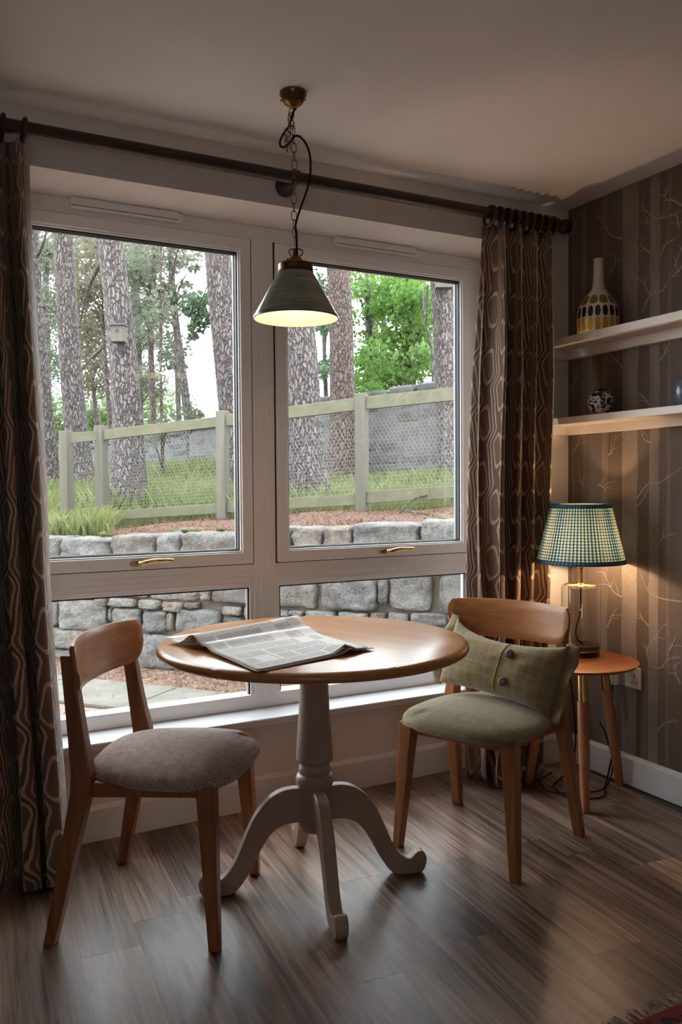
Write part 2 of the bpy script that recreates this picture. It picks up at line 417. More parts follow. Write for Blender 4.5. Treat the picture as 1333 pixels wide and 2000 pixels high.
for i, (x0, x1) in enumerate(bays):
    b = MB().box((x0, FY0+.001, .838), (x1, FY1, .912)); b.box((x0, FY0-.004, .884), (x1, FY0+.002, .887)); b.box((x0, FY0-.004, .862), (x1, FY0+.002, .865)); b.box((x0, FY0-.003, .838), (x1, FY0+.002, .842))
    b.build('transom', m_upvc, win, bevel=.001, world=True)
    # opening sash
    MB().ring(x0, x1, .910, 2.166, .012, FY0+.004, FY0+.03).build('gasket', m_gasket, win, world=True)
    sa = MB().ring(x0+.007, x1-.007, .916, 2.159, .044, FY0-.012, FY1-.01).build('sash', m_upvc, win, bevel=.003, world=True)
    MB().ring(x0+.049, x1-.049, .958, 2.117, .009, FY0-.006, FY0+.03).build('glazing_bead', m_upvc, sa, bevel=.003, world=True)
    MB().ring(x0+.0575, x1-.0575, .9665, 2.1085, .005, FY0+.004, FY0+.024).build('gasket', m_gasket, sa, world=True)
    MB().box((x0+.057, FY0+.020, .966), (x1-.057, FY0+.024, 2.109)).build('pane', m_glass, sa, world=True)
    # spacer bar of the sealed unit
    MB().ring(x0+.057, x1-.057, .966, 2.109, .008, FY0+.026, FY0+.038).build('spacer_bar', plain('grey_spacer', (120, 122, 124), .4), sa, world=True)
    # fixed light below
    MB().ring(x0, x1, .375, .840, .018, FY0+.006, FY1-.02).build('glazing_bead', m_upvc, win, bevel=.003, world=True)
    MB().ring(x0+.0175, x1-.0175, .3925, .8225, .006, FY0+.012, FY0+.03).build('gasket', m_gasket, win, world=True)
    MB().box((x0+.018, FY0+.022, .393), (x1-.018, FY0+.026, .822)).build('pane', m_glass, win, world=True)
    # brass lever handle on the bottom rail of the sash
    hp = on_y(268, 1109, FY0-.012) if i == 0 else on_y(752, 1082, FY0-.012)
    hx, hz = float(hp[0]), .938
    b = MB(); y0 = FY0-.012
    pts = [(hx+.026*math.cos(a), hz+.0105*math.sin(a)) for a in np.linspace(0, 2*PI, 20, endpoint=False)]
    b.prism(pts, y0, y0-.006, 'Y')
    h = b.build('handle', m_brass, sa, bevel=.002, world=True)
    c = MB().tube([(hx+.008, y0-.004, hz), (hx+.008, y0-.03, hz+.001)], .009, 12)
    c.tube(smooth_pts([(hx+.006, y0-.028, hz-.001), (hx+.03, y0-.034, hz+.006), (hx+.06, y0-.034, hz+.010), (hx+.10, y0-.032, hz+.009), (hx+.125, y0-.03, hz+.008)], 5),
           [.009]*6+[.0085]*6+[.0075]*6+[.007]*3, 10)
    c.build('lever', m_brass, h, smooth=True, world=True)
# trickle vents on the head of the frame
for a, c in (((137, 394), (358, 426)), ((656, 466), (820, 490))):
    p0 = on_y(*a, FY0-.02); p1 = on_y(*c, FY0-.02); x0, x1 = float(p0[0]), float(p1[0])
    v = MB().box((x0, FY0-.030, 2.182), (x1-.02, FY0, 2.2155)); v.box((x1-.02, FY0-.022, 2.184), (x1, FY0, 2.211))
    vo = v.build('trickle_vent', m_upvc, win, bevel=.002, world=True)
    MB().box((x0+.003, FY0-.0306, 2.1855), (x1-.022, FY0-.01, 2.1875)).build('vent_slot', m_gasket, vo, world=True)

fill_win = sempty('fill_window', 'unseen white casement window added behind the camera for fill light', ((QX0+QX1)/2, YF-.15, QZ0))  # invented, out of view: added to brighten surfaces facing the camera
MB().ring(QX0, QX1, QZ0, QZ1, .06, YF-.18, YF-.11).build('frame', m_upvc, fill_win, bevel=.003, world=True)
MB().box(((QX0+QX1)/2-.03, YF-.18, QZ0+.06), ((QX0+QX1)/2+.03, YF-.11, QZ1-.06)).build('mullion', m_upvc, fill_win, bevel=.003, world=True)
for x0, x1 in ((QX0+.06, (QX0+QX1)/2-.03), ((QX0+QX1)/2+.03, QX1-.06)): MB().box((x0, YF-.147, QZ0+.06), (x1, YF-.143, QZ1-.06)).build('pane', m_glass, fill_win, world=True)

# ================================================================== TABLE
m_oak_top = wood('oiled_oak_top', (160, 100, 56), (206, 150, 98), 'Y', .25, 1., .45, True)
m_oak_edge = m_oak_top
m_paintleg = plain('greige_satin_paint', (168, 146, 131), .42, var=.03)
TC = np.array([-1.49, -.505]); TR, TZ = .468, .750
tb = thing('dining_table', 'round oak pedestal table with painted turned column by the window', 'table', (TC[0], TC[1], 0))
dirs = np.array([.51, -.86]); dirs = dirs/np.linalg.norm(dirs); nor = np.array([.86, .51]); nor = nor/np.linalg.norm(nor)
grot = math.atan2(dirs[1], dirs[0])-PI/2     # grain follows the joints
def top_piece(lo, hi):
    """slice of the disc between two chords, bullnosed edge"""
    prof = [(0, -.030), (-.022, -.030), (-.010, -.0285), (-.003, -.023), (0, -.016), (-.002, -.009), (-.008, -.003), (-.018, 0)]
    def outline(r):
        pts = []
        lo_, hi_ = max(lo, -r), min(hi, r)
        a0 = math.acos(max(-1, min(1, hi_/r))); a1 = math.acos(max(-1, min(1, lo_/r)))
        n = 40
        A = np.linspace(a0, a1, n)
        for a in A: pts.append((r*math.cos(a), r*math.sin(a)))
        for a in reversed(A): pts.append((r*math.cos(a), -r*math.sin(a)))
        return pts
    b = MB(); rings = [outline(TR+d) for d, z in prof[1:]]; zs = [z for d, z in prof[1:]]
    vs = [(x, y, TZ+z) for rg, z in zip(rings, zs) for x, y in rg]; n = len(rings[0]); fs = []
    for i in range(len(rings)-1):
        for k in range(n):
            k2 = (k+1) % n; fs.append((i*n+k, i*n+k2, (i+1)*n+k2, (i+1)*n+k))
    fs.append(tuple(reversed(range(n)))); fs.append(tuple(range((len(rings)-1)*n, len(rings)*n)))
    return b.add(vs, fs)
ga = math.atan2(nor[1], nor[0])
for nm, lo, hi in (('tabletop', -.2195, .2195), ('drop_leaf', -1, -.2203), ('drop_leaf', .2203, 1)):
    o = top_piece(lo, hi).build(nm, m_oak_top, tb, auto=40); o.rotation_euler = (0, 0, ga)
prof = [(.0, .720), (.10, .720), (.10, .708), (.046, .706), (.044, .69), (.044, .60), (.047, .53), (.052, .46), (.056, .405), (.056, .385), (.050, .378), (.044, .374), (.044, .368), (.048, .362), (.0495, .352),
        (.0475, .342), (.055, .336), (.058, .326), (.058, .315), (.052, .302), (.052, .19), (.047, .182), (.047, .172), (.038, .165), (.0, .165)]
MB().lathe(prof, n=40, cap=False).build('column', m_paintleg, tb, auto=35)
def leg_poly():
    up = [(.040, .300), (.085, .302), (.125, .293), (.165, .268), (.198, .230), (.222, .188), (.242, .145), (.262, .103), (.285, .070), (.307, .052), (.325, .050), (.338, .060), (.352, .068), (.368, .066), (.378, .054), (.381, .038), (.376, .018), (.366, .004), (.350, .000)]
    dn = [(.288, .0), (.262, .010), (.238, .035), (.214, .070), (.190, .112), (.166, .150), (.140, .178), (.110, .193), (.075, .198), (.040, .198)]
    f = lambda P: [(p.x, p.z) for p in smooth_pts([(a, 0, c) for a, c in P], 3)]
    return f(up)+f(dn)
feet_dirs = [math.atan2(-.505-(-.588) if False else (-.588+.505), (-1.165+1.49))]
base_a = math.atan2(-.588+.505, -1.165+1.49)
for k in range(4):
    a = base_a+k*PI/2
    lg = MB().prism([(x*.93, z) for x, z in leg_poly()], -.018, .018, 'Y')
    o = lg.build('leg', m_paintleg, tb, bevel=.004, segs=2, auto=40); o.rotation_euler = (0, 0, a)

# ================================================================== CHAIRS
m_chairwood = wood('oiled_oak_chair', (116, 67, 37), (162, 103, 61), 'Z', .38)
m_backwood = wood('oak_veneer_back', (138, 84, 47), (186, 124, 77), 'Y', .30)
def weave(name, c1, c2, c3, sc_=900.):
    t = M(name, c1, .9); v = t.coord('Object')
    x, y, z = t.xyz(v)
    zz = y*sc_+((x*sc_*.45).f('PINGPONG', 9.)*1.6)         # broken herringbone
    a = (zz).f('SINE')*.5+.5; b_ = ((x*sc_*.9).f('SINE'))*.5+.5
    n = t.noise(v, 40, 4, .7); n2 = t.noise(v, 6, 3)
    fac = a*.22+b_*.16+n*.62
    c = t.ramp(fac, [(.25, c2), (.5, c1), (.75, c3)])
    c = t.mix(n2*.35, c, c2)
    t.color(c); t.bump(a*.6+b_*.4+n*.6, .6, .0015)
    t.b.inputs['Sheen Weight'].default_value = .25
    return t.m
m_seat_tweed = weave('mauve_tweed', (174, 147, 137), (126, 93, 78), (212, 194, 188))
m_seat_green = weave('sage_wool', (154, 141, 104), (122, 110, 76), (180, 167, 130), 1300.)
def quad(cx, cy, z, w, d): return [(cx-d/2, cy-w/2, z), (cx+d/2, cy-w/2, z), (cx+d/2, cy+w/2, z), (cx-d/2, cy+w/2, z)]
def rear_leg(s):
    b = MB(); secs = [(0.0, .240, 0, .034, .030), (.083, .214, .40, .040, .054), (.086, .212, .45, .040, .056), (.070, .205, .55, .036, .046), (.040, .196, .765, .030, .034)]
    P = [quad(x, s*y, z, w, d) for x, y, z, w, d in secs]
    vs = [p for q in P for p in q]; fs = [(3, 2, 1, 0)]
    for i in range(len(P)-1):
        for k in range(4): fs.append((4*i+k, 4*i+(k+1) % 4, 4*i+4+(k+1) % 4, 4*i+4+k))
    n = 4*(len(P)-1); fs.append((n, n+1, n+2, n+3)); return b.add(vs, fs)
def front_leg(s):
    return MB().hexa(quad(.445, s*.215, 0, .030, .030), quad(.418, s*.185, .425, .050, .050))
def seat_pts(k=0, inset=0.):
    """rounded trapezoid outline, wider at the front"""
    P = []
    for i in range(72):
        a = 2*PI*i/72; ca, sa = math.cos(a), math.sin(a); e = .62
        x = math.copysign(abs(ca)**e, ca); y = math.copysign(abs(sa)**e, sa)
        hw = .232 if x > 0 else .232-.030*(-x)
        P.append((.276+x*(.222-inset), y*(hw-inset)))
    return P
def make_chair(name, label, loc, rz, m_seat):
    t = thing(name, label, 'chair', (loc[0], loc[1], 0), rz, None)
    rings = [(.055, .408), (.018, .412), (.004, .424), (0, .438), (.003, .452), (.014, .464), (.035, .472), (.075, .478), (.125, .481), (.18, .482)]
    vs, fs = [], []; n = 72
    for ins, z in rings:
        for x, y in seat_pts(0, ins):
            dz = -.016*((x-.276)/.22)**2*0+(-.012*(y/.23)**2 if z > .43 else 0)-(.010 if (x > .44 and z > .43) else 0)
            vs.append((x, y, z+dz))
    for i in range(len(rings)-1):
        for k in range(n): fs.append((i*n+k, i*n+(k+1) % n, (i+1)*n+(k+1) % n, (i+1)*n+k))
    fs.append(tuple(reversed(range(n)))); fs.append(tuple(range((len(rings)-1)*n, len(rings)*n)))
    MB().add(vs, fs).build('seat', m_seat, t, smooth=True)
    for s in (-1, 1):
        rear_leg(s).build('leg', m_chairwood, t, bevel=.004); front_leg(s).build('leg', m_chairwood, t, bevel=.004)
        # side rail below the seat
        b = MB().hexa([(.09, s*.198-.010, .385), (.42, s*.182-.010, .392), (.42, s*.182+.010, .392), (.09, s*.198+.010, .385)],
                      [(.09, s*.198-.010, .425), (.42, s*.182-.010, .420), (.42, s*.182+.010, .420), (.09, s*.198+.010, .425)]); b.build('side_rail', m_chairwood, t, bevel=.002)
    MB().box((.405, -.18, .385), (.428, .18, .418)).build('front_rail', m_chairwood, t, bevel=.002)
    MB().box((.075, -.20, .385), (.097, .20, .418)).build('back_rail', m_chairwood, t, bevel=.002)
    # curved backrest panel, concave to the sitter, lower corners rounded
    P_f, P_b = [], []
    NU, NV = 36, 10
    for i in range(NU+1):
        u = -1+2*i/NU; row_f, row_b = [], []
        top = .800-.006*abs(u)**3; e = max(0, (abs(u)-.72)/.28); bot = .662+.06*(1-math.sqrt(max(0, 1-e*e)))+.004*abs(u)
        et = max(0, (abs(u)-.93)/.07); top -= .022*(1-math.sqrt(max(0, 1-et*et)))
        for j in range(NV+1):
            v = j/NV; z = bot+(top-bot)*v
            x = .030+.058*u*u-.030*(z-.66)/.13*.5; y = u*.235
            nx, ny = 1, -2*.058*u/.235; l = math.hypot(nx, ny); th = .0095
            if j in (0, NV) or i in (0, NU): th *= .45
            row_f.append((x+nx/l*th, y+ny/l*th, z)); row_b.append((x-nx/l*th, y-ny/l*th, z))
        P_f.append(row_f); P_b.append(row_b)
    b = MB(); b.grid(P_f); o = len(b.v); b.grid(P_b); mcol = NV+1
    for i in range(NU):
        b.f.append((i*mcol, (i+1)*mcol, o+(i+1)*mcol, o+i*mcol)); b.f.append((i*mcol+NV, (i+1)*mcol+NV, o+(i+1)*mcol+NV, o+i*mcol+NV))
    for j in range(NV):
        b.f.append((j, j+1, o+j+1, o+j)); q = NU*mcol; b.f.append((q+j, q+j+1, o+q+j+1, o+q+j))
    b.build('backrest', m_backwood, t, auto=50)
    return t
chairL = make_chair('dining_chair', 'oak dining chair with mauve tweed seat beside the left curtain', (-2.118, -.276), math.radians(-35.9), m_seat_tweed)
chairR = make_chair('dining_chair', 'oak dining chair with sage green seat holding the tartan cushion', (-.635, -.412), math.radians(204.6), m_seat_green)

# ================================================================== CUSHION (leans on the right chair)
def plaid():
    t = M('green_tartan_wool', (136, 126, 84), .95); u, v, _ = t.xyz(t.coord('UV'))
    def band(c, per, ph, w): return ((c/per+ph).f('FRACT')-.5).f('ABSOLUTE').lt(w)
    n = t.noise(t.coord('UV'), 260, 4, .8); n2 = t.noise(t.coord('UV'), 60, 3, .6)
    c = t.ramp(n*.6+n2*.4, [(.3, (98, 82, 50)), (.5, (132, 114, 78)), (.7, (160, 142, 106))])
    c = t.mix(band(u, .075, .2, .20)*.2, c, (168, 128, 62)); c = t.mix(band(v, .075, .1, .20)*.2, c, (168, 128, 62))
    c = t.mix(band(u, .0375, .0, .13)*.17, c, (158, 160, 150)); c = t.mix(band(v, .0375, .0, .13)*.17, c, (158, 160, 150))
    t.color(c); t.bump(n, .5, .0015); t.b.inputs['Sheen Weight'].default_value = .3
    return t.m
m_plaid = plaid()
m_button = plain('maroon_button', (74, 26, 30), .35)
m_stitch = plain('lime_stitch', (190, 186, 110), .8)
cF = Vector((math.cos(math.radians(204.6)), math.sin(math.radians(204.6)), 0)); cS = Vector((-cF.y, cF.x, 0))   # chair forward and chair left
def cw(x, y, z): return Vector((-.635, -.412, 0))+cF*x+cS*y+Vector((0, 0, z))
# cushion frame: width axis roughly along the backrest, tilted; height axis leaning back
CW, CH = .235, .134
c0 = cw(.145, .018, .594)
wx = (cS*(1)+Vector((0, 0, -.13))); wx.normalize()     # to chair left = image right
wx = cS.copy(); 
tilt = math.radians(7)
up0 = (Vector((0, 0, 1))*math.cos(math.radians(20))-cF*math.sin(math.radians(20)))
wdir = cS*math.cos(tilt)-up0*math.sin(tilt); hdir = up0*math.cos(tilt)+cS*math.sin(tilt); ndir = wdir.cross(hdir); ndir.normalize()
if ndir.dot(cF) < 0: ndir = -ndir
cu = thing('cushion', 'green tartan scatter cushion with maroon buttons on the sage chair', 'cushion', tuple(cw(.16, 0, .482)))
def pil(u, v, side):
    a = max(0, 1-abs(u)**2.6)*max(0, 1-abs(v)**2.6); h = .076*a**.55
    pinch = .018*(abs(u)**4)*(1-abs(v)**2)+0; pv = .016*(abs(v)**4)*(1-u*u)
    w = .006*mnoise.noise((u*3, v*3, side*4.))*a
    uu = u*(CW-.018)*(1-pv*1.2); vv = v*(CH-.012)*(1-pinch*2.2)
    droop = -.02*(max(0, u-.55)**2)*4*(1-.5*v)
    vv -= .050*max(0, v)**1.6*max(0, 1-u*u)**.6*(1-.25*u); vv += .014*max(0, -v)**2*(1-u*u)
    return c0+wdir*uu+hdir*(vv+droop*.6)+ndir*(side*(h+.003+w)+droop*.4)
NU, NV = 40, 28
b = MB(); G = [[pil(-1+2*i/NU, -1+2*j/NV, 1) for j in range(NV+1)] for i in range(NU+1)]; b.grid(G)
o_ = len(b.v); G2 = [[pil(-1+2*i/NU, -1+2*j/NV, -.8) for j in range(NV+1)] for i in range(NU+1)]; b.grid(G2)
mc = NV+1
for i in range(NU): b.f += [(i*mc, (i+1)*mc, o_+(i+1)*mc, o_+i*mc), (i*mc+NV, (i+1)*mc+NV, o_+(i+1)*mc+NV, o_+i*mc+NV)]
for j in range(NV): q = NU*mc; b.f += [(j, j+1, o_+j+1, o_+j), (q+j, q+j+1, o_+q+j+1, o_+q+j)]
body = b.build('cover', m_plaid, cu, smooth=True, world=True)
def planar_uv(o, ud, vd, org):
    uv = o.data.uv_layers.new(name='UV'); loc = Vector((0, 0, 0)); q = o
    while q is not None: loc = loc+q.location; q = q.parent
    for l in o.data.loops:
        p = Vector(o.data.vertices[l.vertex_index].co)+loc-Vector(org); uv.data[l.index].uv = (p.dot(ud), p.dot(vd))
planar_uv(body, wdir, hdir, c0)
# flat flange at the two short ends
for sgn in (-1, 1):
    b = MB(); rows = []
    for k in range(31):
        v = -1.04+2.08*k/30; p = pil(sgn, max(-1, min(1, v)), 0)+hdir*((v-max(-1, min(1, v)))*CH)
        wob = ndir*(.010*math.sin(k*.42+sgn)-.012*(sgn > 0)*max(0, v)**2)
        rows.append([p-wdir*sgn*.008, p+wdir*sgn*.010+wob*.4, p+wdir*sgn*.026+wob, p+wdir*sgn*.036+wob*1.6+hdir*.006*math.sin(k*.7)])
    b.grid(rows); fl = b.build('flange', m_plaid, cu, smooth=True, solid=.004, world=True); planar_uv(fl, wdir, hdir, c0)
for (u, v) in ((.27, .36), (.27, -.52)):
    p = pil(u, v, 1); p2 = p+ndir*.003
    b = MB(); q = ndir.to_track_quat('Z', 'Y'); base = MB().lathe([(0, .0035), (.009, .0042), (.0140, .0038), (.0155, .002), (.0145, 0), (0, 0)], n=20)
    b.add([q @ Vector(x)+p2 for x in base.v], base.f); bt = b.build('button', m_button, cu, smooth=True, world=True)
    h = MB(); 
    for dx, dy in ((.002, .002), (-.002, .002), (.002, -.002), (-.002, -.002)):
        g = MB().lathe([(0, .0044), (.0009, .0044), (.0009, .003), (0, .003)], (dx, dy, 0), 8); h.add([q @ Vector(x)+p2 for x in g.v], g.f)
    h.build('thread', m_stitch, bt, world=True)
st = []
for k in range(30):
    v = -.93+1.86*k/29; st.append(pil(.12+.04*v, v, 1)+ndir*.002)
MB().tube(st, .0016, 6).build('seam_stitching', m_stitch, cu, smooth=True, world=True)

# ================================================================== NEWSPAPER
def paper_print():
    t = M('newsprint', (205, 196, 190), .85); u, v, _ = t.xyz(t.coord('UV'))
    cols = 5.
    fu = (u*cols).f('FRACT'); colm = fu.gt(.06)*fu.lt(.94)
    ln = ((v*110.).f('FRACT')).lt(.52)
    cv = t.N('ShaderNodeCombineXYZ'); t.L(u*150., cv.inputs[0]); t.L((v*110.).f('FLOOR'), cv.inputs[1])
    word = t.noise(cv.outputs[0], 1.0, 1)
    cv2 = t.N('ShaderNodeCombineXYZ'); t.L((u*cols).f('FLOOR')*3.7, cv2.inputs[0]); t.L((v*7.).f('FLOOR')*1.9, cv2.inputs[1])
    blk = t.noise(cv2.outputs[0], 3.1, 0)
    body = u.gt(.05)*u.lt(.95)*v.gt(.05)*v.lt(.94)
    fv = (v*6.).f('FRACT'); story = fv.lt(.84)
    grey = colm*story*body*(blk.gt(.34))
    fine = ln*word.gt(.40)
    c = t.mix(grey*.20, (228, 221, 216), (112, 106, 106)); c = t.mix(grey*fine*.42, c, (84, 80, 80))
    hw = t.noise(t.coord('UV', (70, 20, 1)), 1.6, 1).gt(.5)
    head = fv.gt(.875)*fv.lt(.965)*body*hw*blk.gt(.45); c = t.mix(head*.75, c, (52, 49, 50))
    t.color(c); return t.m
m_news = paper_print(); m_newsedge = plain('newsprint_edges', (214, 200, 190), .9, var=.1, scale=300)
A_, D_ = Vector(on_z(400, 1275, TZ)), Vector(on_z(604, 1238, TZ)); Bc, Cc = Vector(on_z(505, 1313, TZ)), Vector(on_z(719, 1271, TZ))
E_, G_ = Vector(on_z(322, 1256, TZ)), Vector(on_z(528, 1224, TZ))
np_ = thing('newspaper', 'open newspaper lying on the oak table with its left page curling up', 'newspaper', tuple(((A_+D_)/2).to_3d()))
def sheet(P0, P1, Q0, Q1, hf, lift, name, mat, nu=26, nv=18):
    G, UVs = [], []
    for i in range(nu+1):
        s_ = i/nu; row = []
        for j in range(nv+1):
            t_ = j/nv; a = P0.lerp(P1, t_); c = Q0.lerp(Q1, t_); p = a.lerp(c, s_)
            row.append((p.x, p.y, TZ+.0006+lift+hf(s_, t_)))
        G.append(row)
    b = MB().grid(G); o = b.build(name, mat, np_, smooth=True, solid=.0007, world=True)
    uv = o.data.uv_layers.new(name='UV'); vs = o.data.vertices
    for pl in o.data.polygons:
        for li in pl.loop_indices:
            k = o.data.loops[li].vertex_index; uv.data[li].uv = (k//(nv+1)/nu, (k % (nv+1))/nv) 
    return o
def h_right(k):
    def f(s_, t_):
        fold = .016*math.exp(-(s_/.10)**2)*(1-.3*t_)
        wave = .020*math.exp(-((t_-.66-.12*s_)/.07)**2)*max(0, (s_-.45)/.55)**1.5
        flat = .004*(1-s_)+.002*math.sin(s_*5+t_*3)+.003
        return fold*(1-.1*k)+wave*(1-.12*k)+flat
    return f
def h_left(k):
    def f(s_, t_):
        hump = .040*math.exp(-((s_-.30)/.22)**2)*(.85+.25*t_)
        dip = .014*math.exp(-(s_/.06)**2)
        edge = .012*max(0, s_-.75)*3*(1-t_)
        return hump*(1-.10*k)+dip*.5+edge+.004
    return f
for k in range(4):
    sh = Vector((.006*k*math.cos(k*2.), .006*k*math.sin(k*2.), 0))
    sheet(A_+sh*.3, D_+sh*.3, Bc+sh, Cc+sh, h_right(k), -.0012*k+.0045, 'page', m_news if k == 0 else m_newsedge)
for k in range(3):
    sh = Vector((.008*k, -.005*k, 0))
    sheet(A_, D_, E_+sh, G_+sh, h_left(k*1.5), -.0012*k+.0035, 'page', m_news if k == 0 else m_newsedge)

# ================================================================== SIDE TABLE AND LAMP
m_ply = wood('light_oak_top', (150, 84, 46), (196, 126, 78), 'X', .34)
m_legw = wood('beech_leg', (150, 92, 58), (188, 128, 86), 'Z', .4)
SC = Vector((-.268, -.335, 0)); SZ = .53; SR = .232
sd = thing('side_table', 'small round oak side table with brass-collared splayed legs in the corner', 'table', tuple(SC))
MB().lathe([(0, SZ-.018), (SR-.03, SZ-.018), (SR-.012, SZ-.014), (SR, SZ-.004), (SR, SZ-.001), (SR-.002, SZ), (0, SZ)], n=64, cap=False).build('tabletop', m_ply, sd, auto=40)
feet = [Vector((-.377, -.497, 0)), Vector((-.052, -.352, 0)), Vector((-.352, -.150, 0))]
for ft in feet:
    f = ft-SC; tp = f*.60; tp.z = SZ-.018; bt = f.copy(); bt.z = 0
    dv = (tp-bt); P = [bt+dv*k for k in (0, .02, .06, .35, .78)]
    lg = MB().tube(P, [.012, .0155, .0170, .0205, .0215], 20).build('leg', m_legw, sd, auto=40)
    MB().tube([bt+dv*.78, bt+dv*1.0], .0195, 24).build('brass_collar', m_brass, lg, auto=40)
LC = Vector(on_z(1135, 1279, SZ)); LC.z = SZ
def shade_mat():
    t = M('block_print_shade', (90, 150, 160), .9); u, v, _ = t.xyz(t.coord('UV'))
    fu = (u*70.).f('FRACT')-.5; n = t.noise(t.coord('UV', (30, 3, 1)), 2., 2); fv = ((v+n*.02)*20.).f('FRACT')-.5
    d = (fu*fu*7.+fv*fv*5.6)
    dot = d.lt(.95); pip = d.lt(.06)
    c = t.mix(dot, (16, 92, 136), (204, 218, 208)); c = t.mix(pip, c, (70, 120, 128))
    t.nt.nodes.remove(t.b)
    df = t.N('ShaderNodeBsdfDiffuse'); tl = t.N('ShaderNodeBsdfTranslucent'); mx = t.N('ShaderNodeMixShader'); mx.inputs[0].default_value = .32
    t.L(c, df.inputs[0]); t.L(c, tl.inputs[0]); t.L(df.outputs[0], mx.inputs[1]); t.L(tl.outputs[0], mx.inputs[2]); t.L(mx.outputs[0], t.out.inputs[0])
    return t.m
def lining_mat():
    t = M('white_lining'); t.nt.nodes.remove(t.b)
    df = t.N('ShaderNodeBsdfDiffuse'); tl = t.N('ShaderNodeBsdfTranslucent'); mx = t.N('ShaderNodeMixShader'); mx.inputs[0].default_value = .42
    for k in (df, tl): k.inputs[0].default_value = S((236, 226, 208))
    t.L(df.outputs[0], mx.inputs[1]); t.L(tl.outputs[0], mx.inputs[2]); t.L(mx.outputs[0], t.out.inputs[0]); return t.m
m_shade = shade_mat(); m_lining = lining_mat()
def clear_mat(name, tint):
    t = M(name); tr = t.N('ShaderNodeBsdfTransparent'); tr.inputs[0].default_value = tint
    gl = t.N('ShaderNodeBsdfGlossy'); gl.inputs['Roughness'].default_value = .02
    mx = t.N('ShaderNodeMixShader'); t.L(schlick(t), mx.inputs[0]); t.L(tr.outputs[0], mx.inputs[1]); t.L(gl.outputs[0], mx.inputs[2]); t.L(mx.outputs[0], t.out.inputs[0]); return t.m
m_clear = clear_mat('clear_glass', (.985, .985, .98, 1))
m_cord = plain('black_braided_cord', (16, 15, 15), .8)
def glow(name, col, s):
    t = M(name); t.nt.nodes.remove(t.b); e = t.N('ShaderNodeEmission'); e.inputs[0].default_value = col; e.inputs[1].default_value = s; t.L(e.outputs[0], t.out.inputs[0]); return t.m
lp = thing('table_lamp', 'table lamp with pleated teal printed shade and clear glass cylinder base', 'lamp', tuple(LC))
zb = 0.0
m_bronze = plain('dark_bronze', (70, 50, 32), .28, 1.0, var=.1, scale=20)
MB().lathe([(0, 0), (.070, 0), (.0725, .002), (.0725, .017), (.0745, .019), (.0745, .022), (.0725, .024), (.0725, .043), (.070, .045), (0, .045)], n=48, cap=False).build('base', m_bronze, lp, auto=40)
MB().lathe([(.0745, .022), (.0755, .0225), (.0755, .0255), (.0745, .026)], n=48, cap=False).build('base_ring', m_brass, lp, smooth=True)
GH = .284
MB().lathe([(.0772, .026), (.0772, GH-.012), (.0737, GH-.004), (.064, GH), (.014, GH), (.014, GH-.003), (.062, GH-.003), (.071, GH-.007), (.0742, GH-.014), (.0742, .028)], n=64, cap=False).build('glass_cylinder', m_clear, lp, smooth=True)
MB().lathe([(0, GH-.004), (.062, GH-.004), (.066, GH-.001), (.062, GH+.002), (.016, GH+.003), (.010, GH+.006), (.0085, GH+.012), (.0085, GH+.062), (.013, GH+.064), (.013, GH+.068), (.009, GH+.07), (.013, GH+.072), (.013, GH+.090), (0, GH+.090)], n=32, cap=False).build('brass_stem', m_brass, lp, auto=45)
ls = lambda z: .171+(.114-.171)*((z-.374)/(.604-.374))
NP = 640; ZB, ZT = .374, .604
G = []
rr = rng(3); pl = [rr.uniform(.6, 1.4) for _ in range(80)]
for j in range(13):
    v = j/12; z = ZB+(ZT-ZB)*v; row = []
    for i in range(NP+1):
        a = 2*PI*i/NP; pz = i/8
        amp = .0016*pl[int(pz) % 80]*(1-.2*v); r = ls(z)+amp*math.cos(2*PI*pz)
        row.append((r*math.cos(a), r*math.sin(a), z))
    G.append(row)
b = MB().grid(G); shd = b.build('lamp_shade', m_shade, lp, smooth=True)
uv = shd.data.uv_layers.new(name='UV')
for l in shd.data.loops: k = l.vertex_index; uv.data[l.index].uv = ((k % (NP+1))/NP, (k//(NP+1))/12)
MB().lathe([(ls(ZB)-.004, ZB+.001), (ls(ZT)-.004, ZT-.001)], n=64, cap=False).build('lining', m_lining, shd, smooth=True)
def trim_mat():
    t = M('teal_bias_trim', (30, 92, 122), .85); u, v, _ = t.xyz(t.coord('UV')); fu = (u*70.).f('FRACT')-.5; fv = v-.5
    t.color(t.mix((fu*fu*9.+fv*fv*9.).lt(.9)*(fu*fu*9.+fv*fv*9.).gt(.25), (22, 84, 118), (120, 166, 178))); return t.m
m_trimb = trim_mat()
for z0, z1 in ((ZB-.004, ZB+.013), (ZT-.013, ZT+.002)):
    G = []
    for v in (0, .25, .5, .75, 1):
        z = z0+(z1-z0)*v; r = ls(z)+.0025+.0012*math.sin(PI*v); G.append([(r*math.cos(2*PI*i/96), r*math.sin(2*PI*i/96), z) for i in range(97)])
    o = MB().grid(G).build('bias_trim', m_trimb, shd, smooth=True, solid=.0015); uv = o.data.uv_layers.new(name='UV')
    for l in o.data.loops: k = l.vertex_index; uv.data[l.index].uv = ((k % 97)/96, (k//97)/4)
for z, nm in ((ZT-.012, 'shade_carrier'),):
    b = MB()
    for k in range(3):
        a = k*2*PI/3; b.tube([(.012*math.cos(a), .012*math.sin(a), GH+.08), (ls(z)*.97*math.cos(a), ls(z)*.97*math.sin(a), z)], .0015, 6)
    b.build(nm, m_brass, lp)
LAMP_Z = .475
MB().lathe([(0, .373), (.010, .374), (.012, .380), (.019, .389), (.022, .399), (.019, .409), (.010, .416), (0, .418)], n=24, cap=False).build('bulb', glow('warm_bulb', (1, .70, .42, 1), 14), lp, smooth=True)
ld = bpy.data.lights.new('lamp_light', 'POINT'); ld.energy = 6.8; ld.color = (1, .70, .43); ld.shadow_soft_size = .018
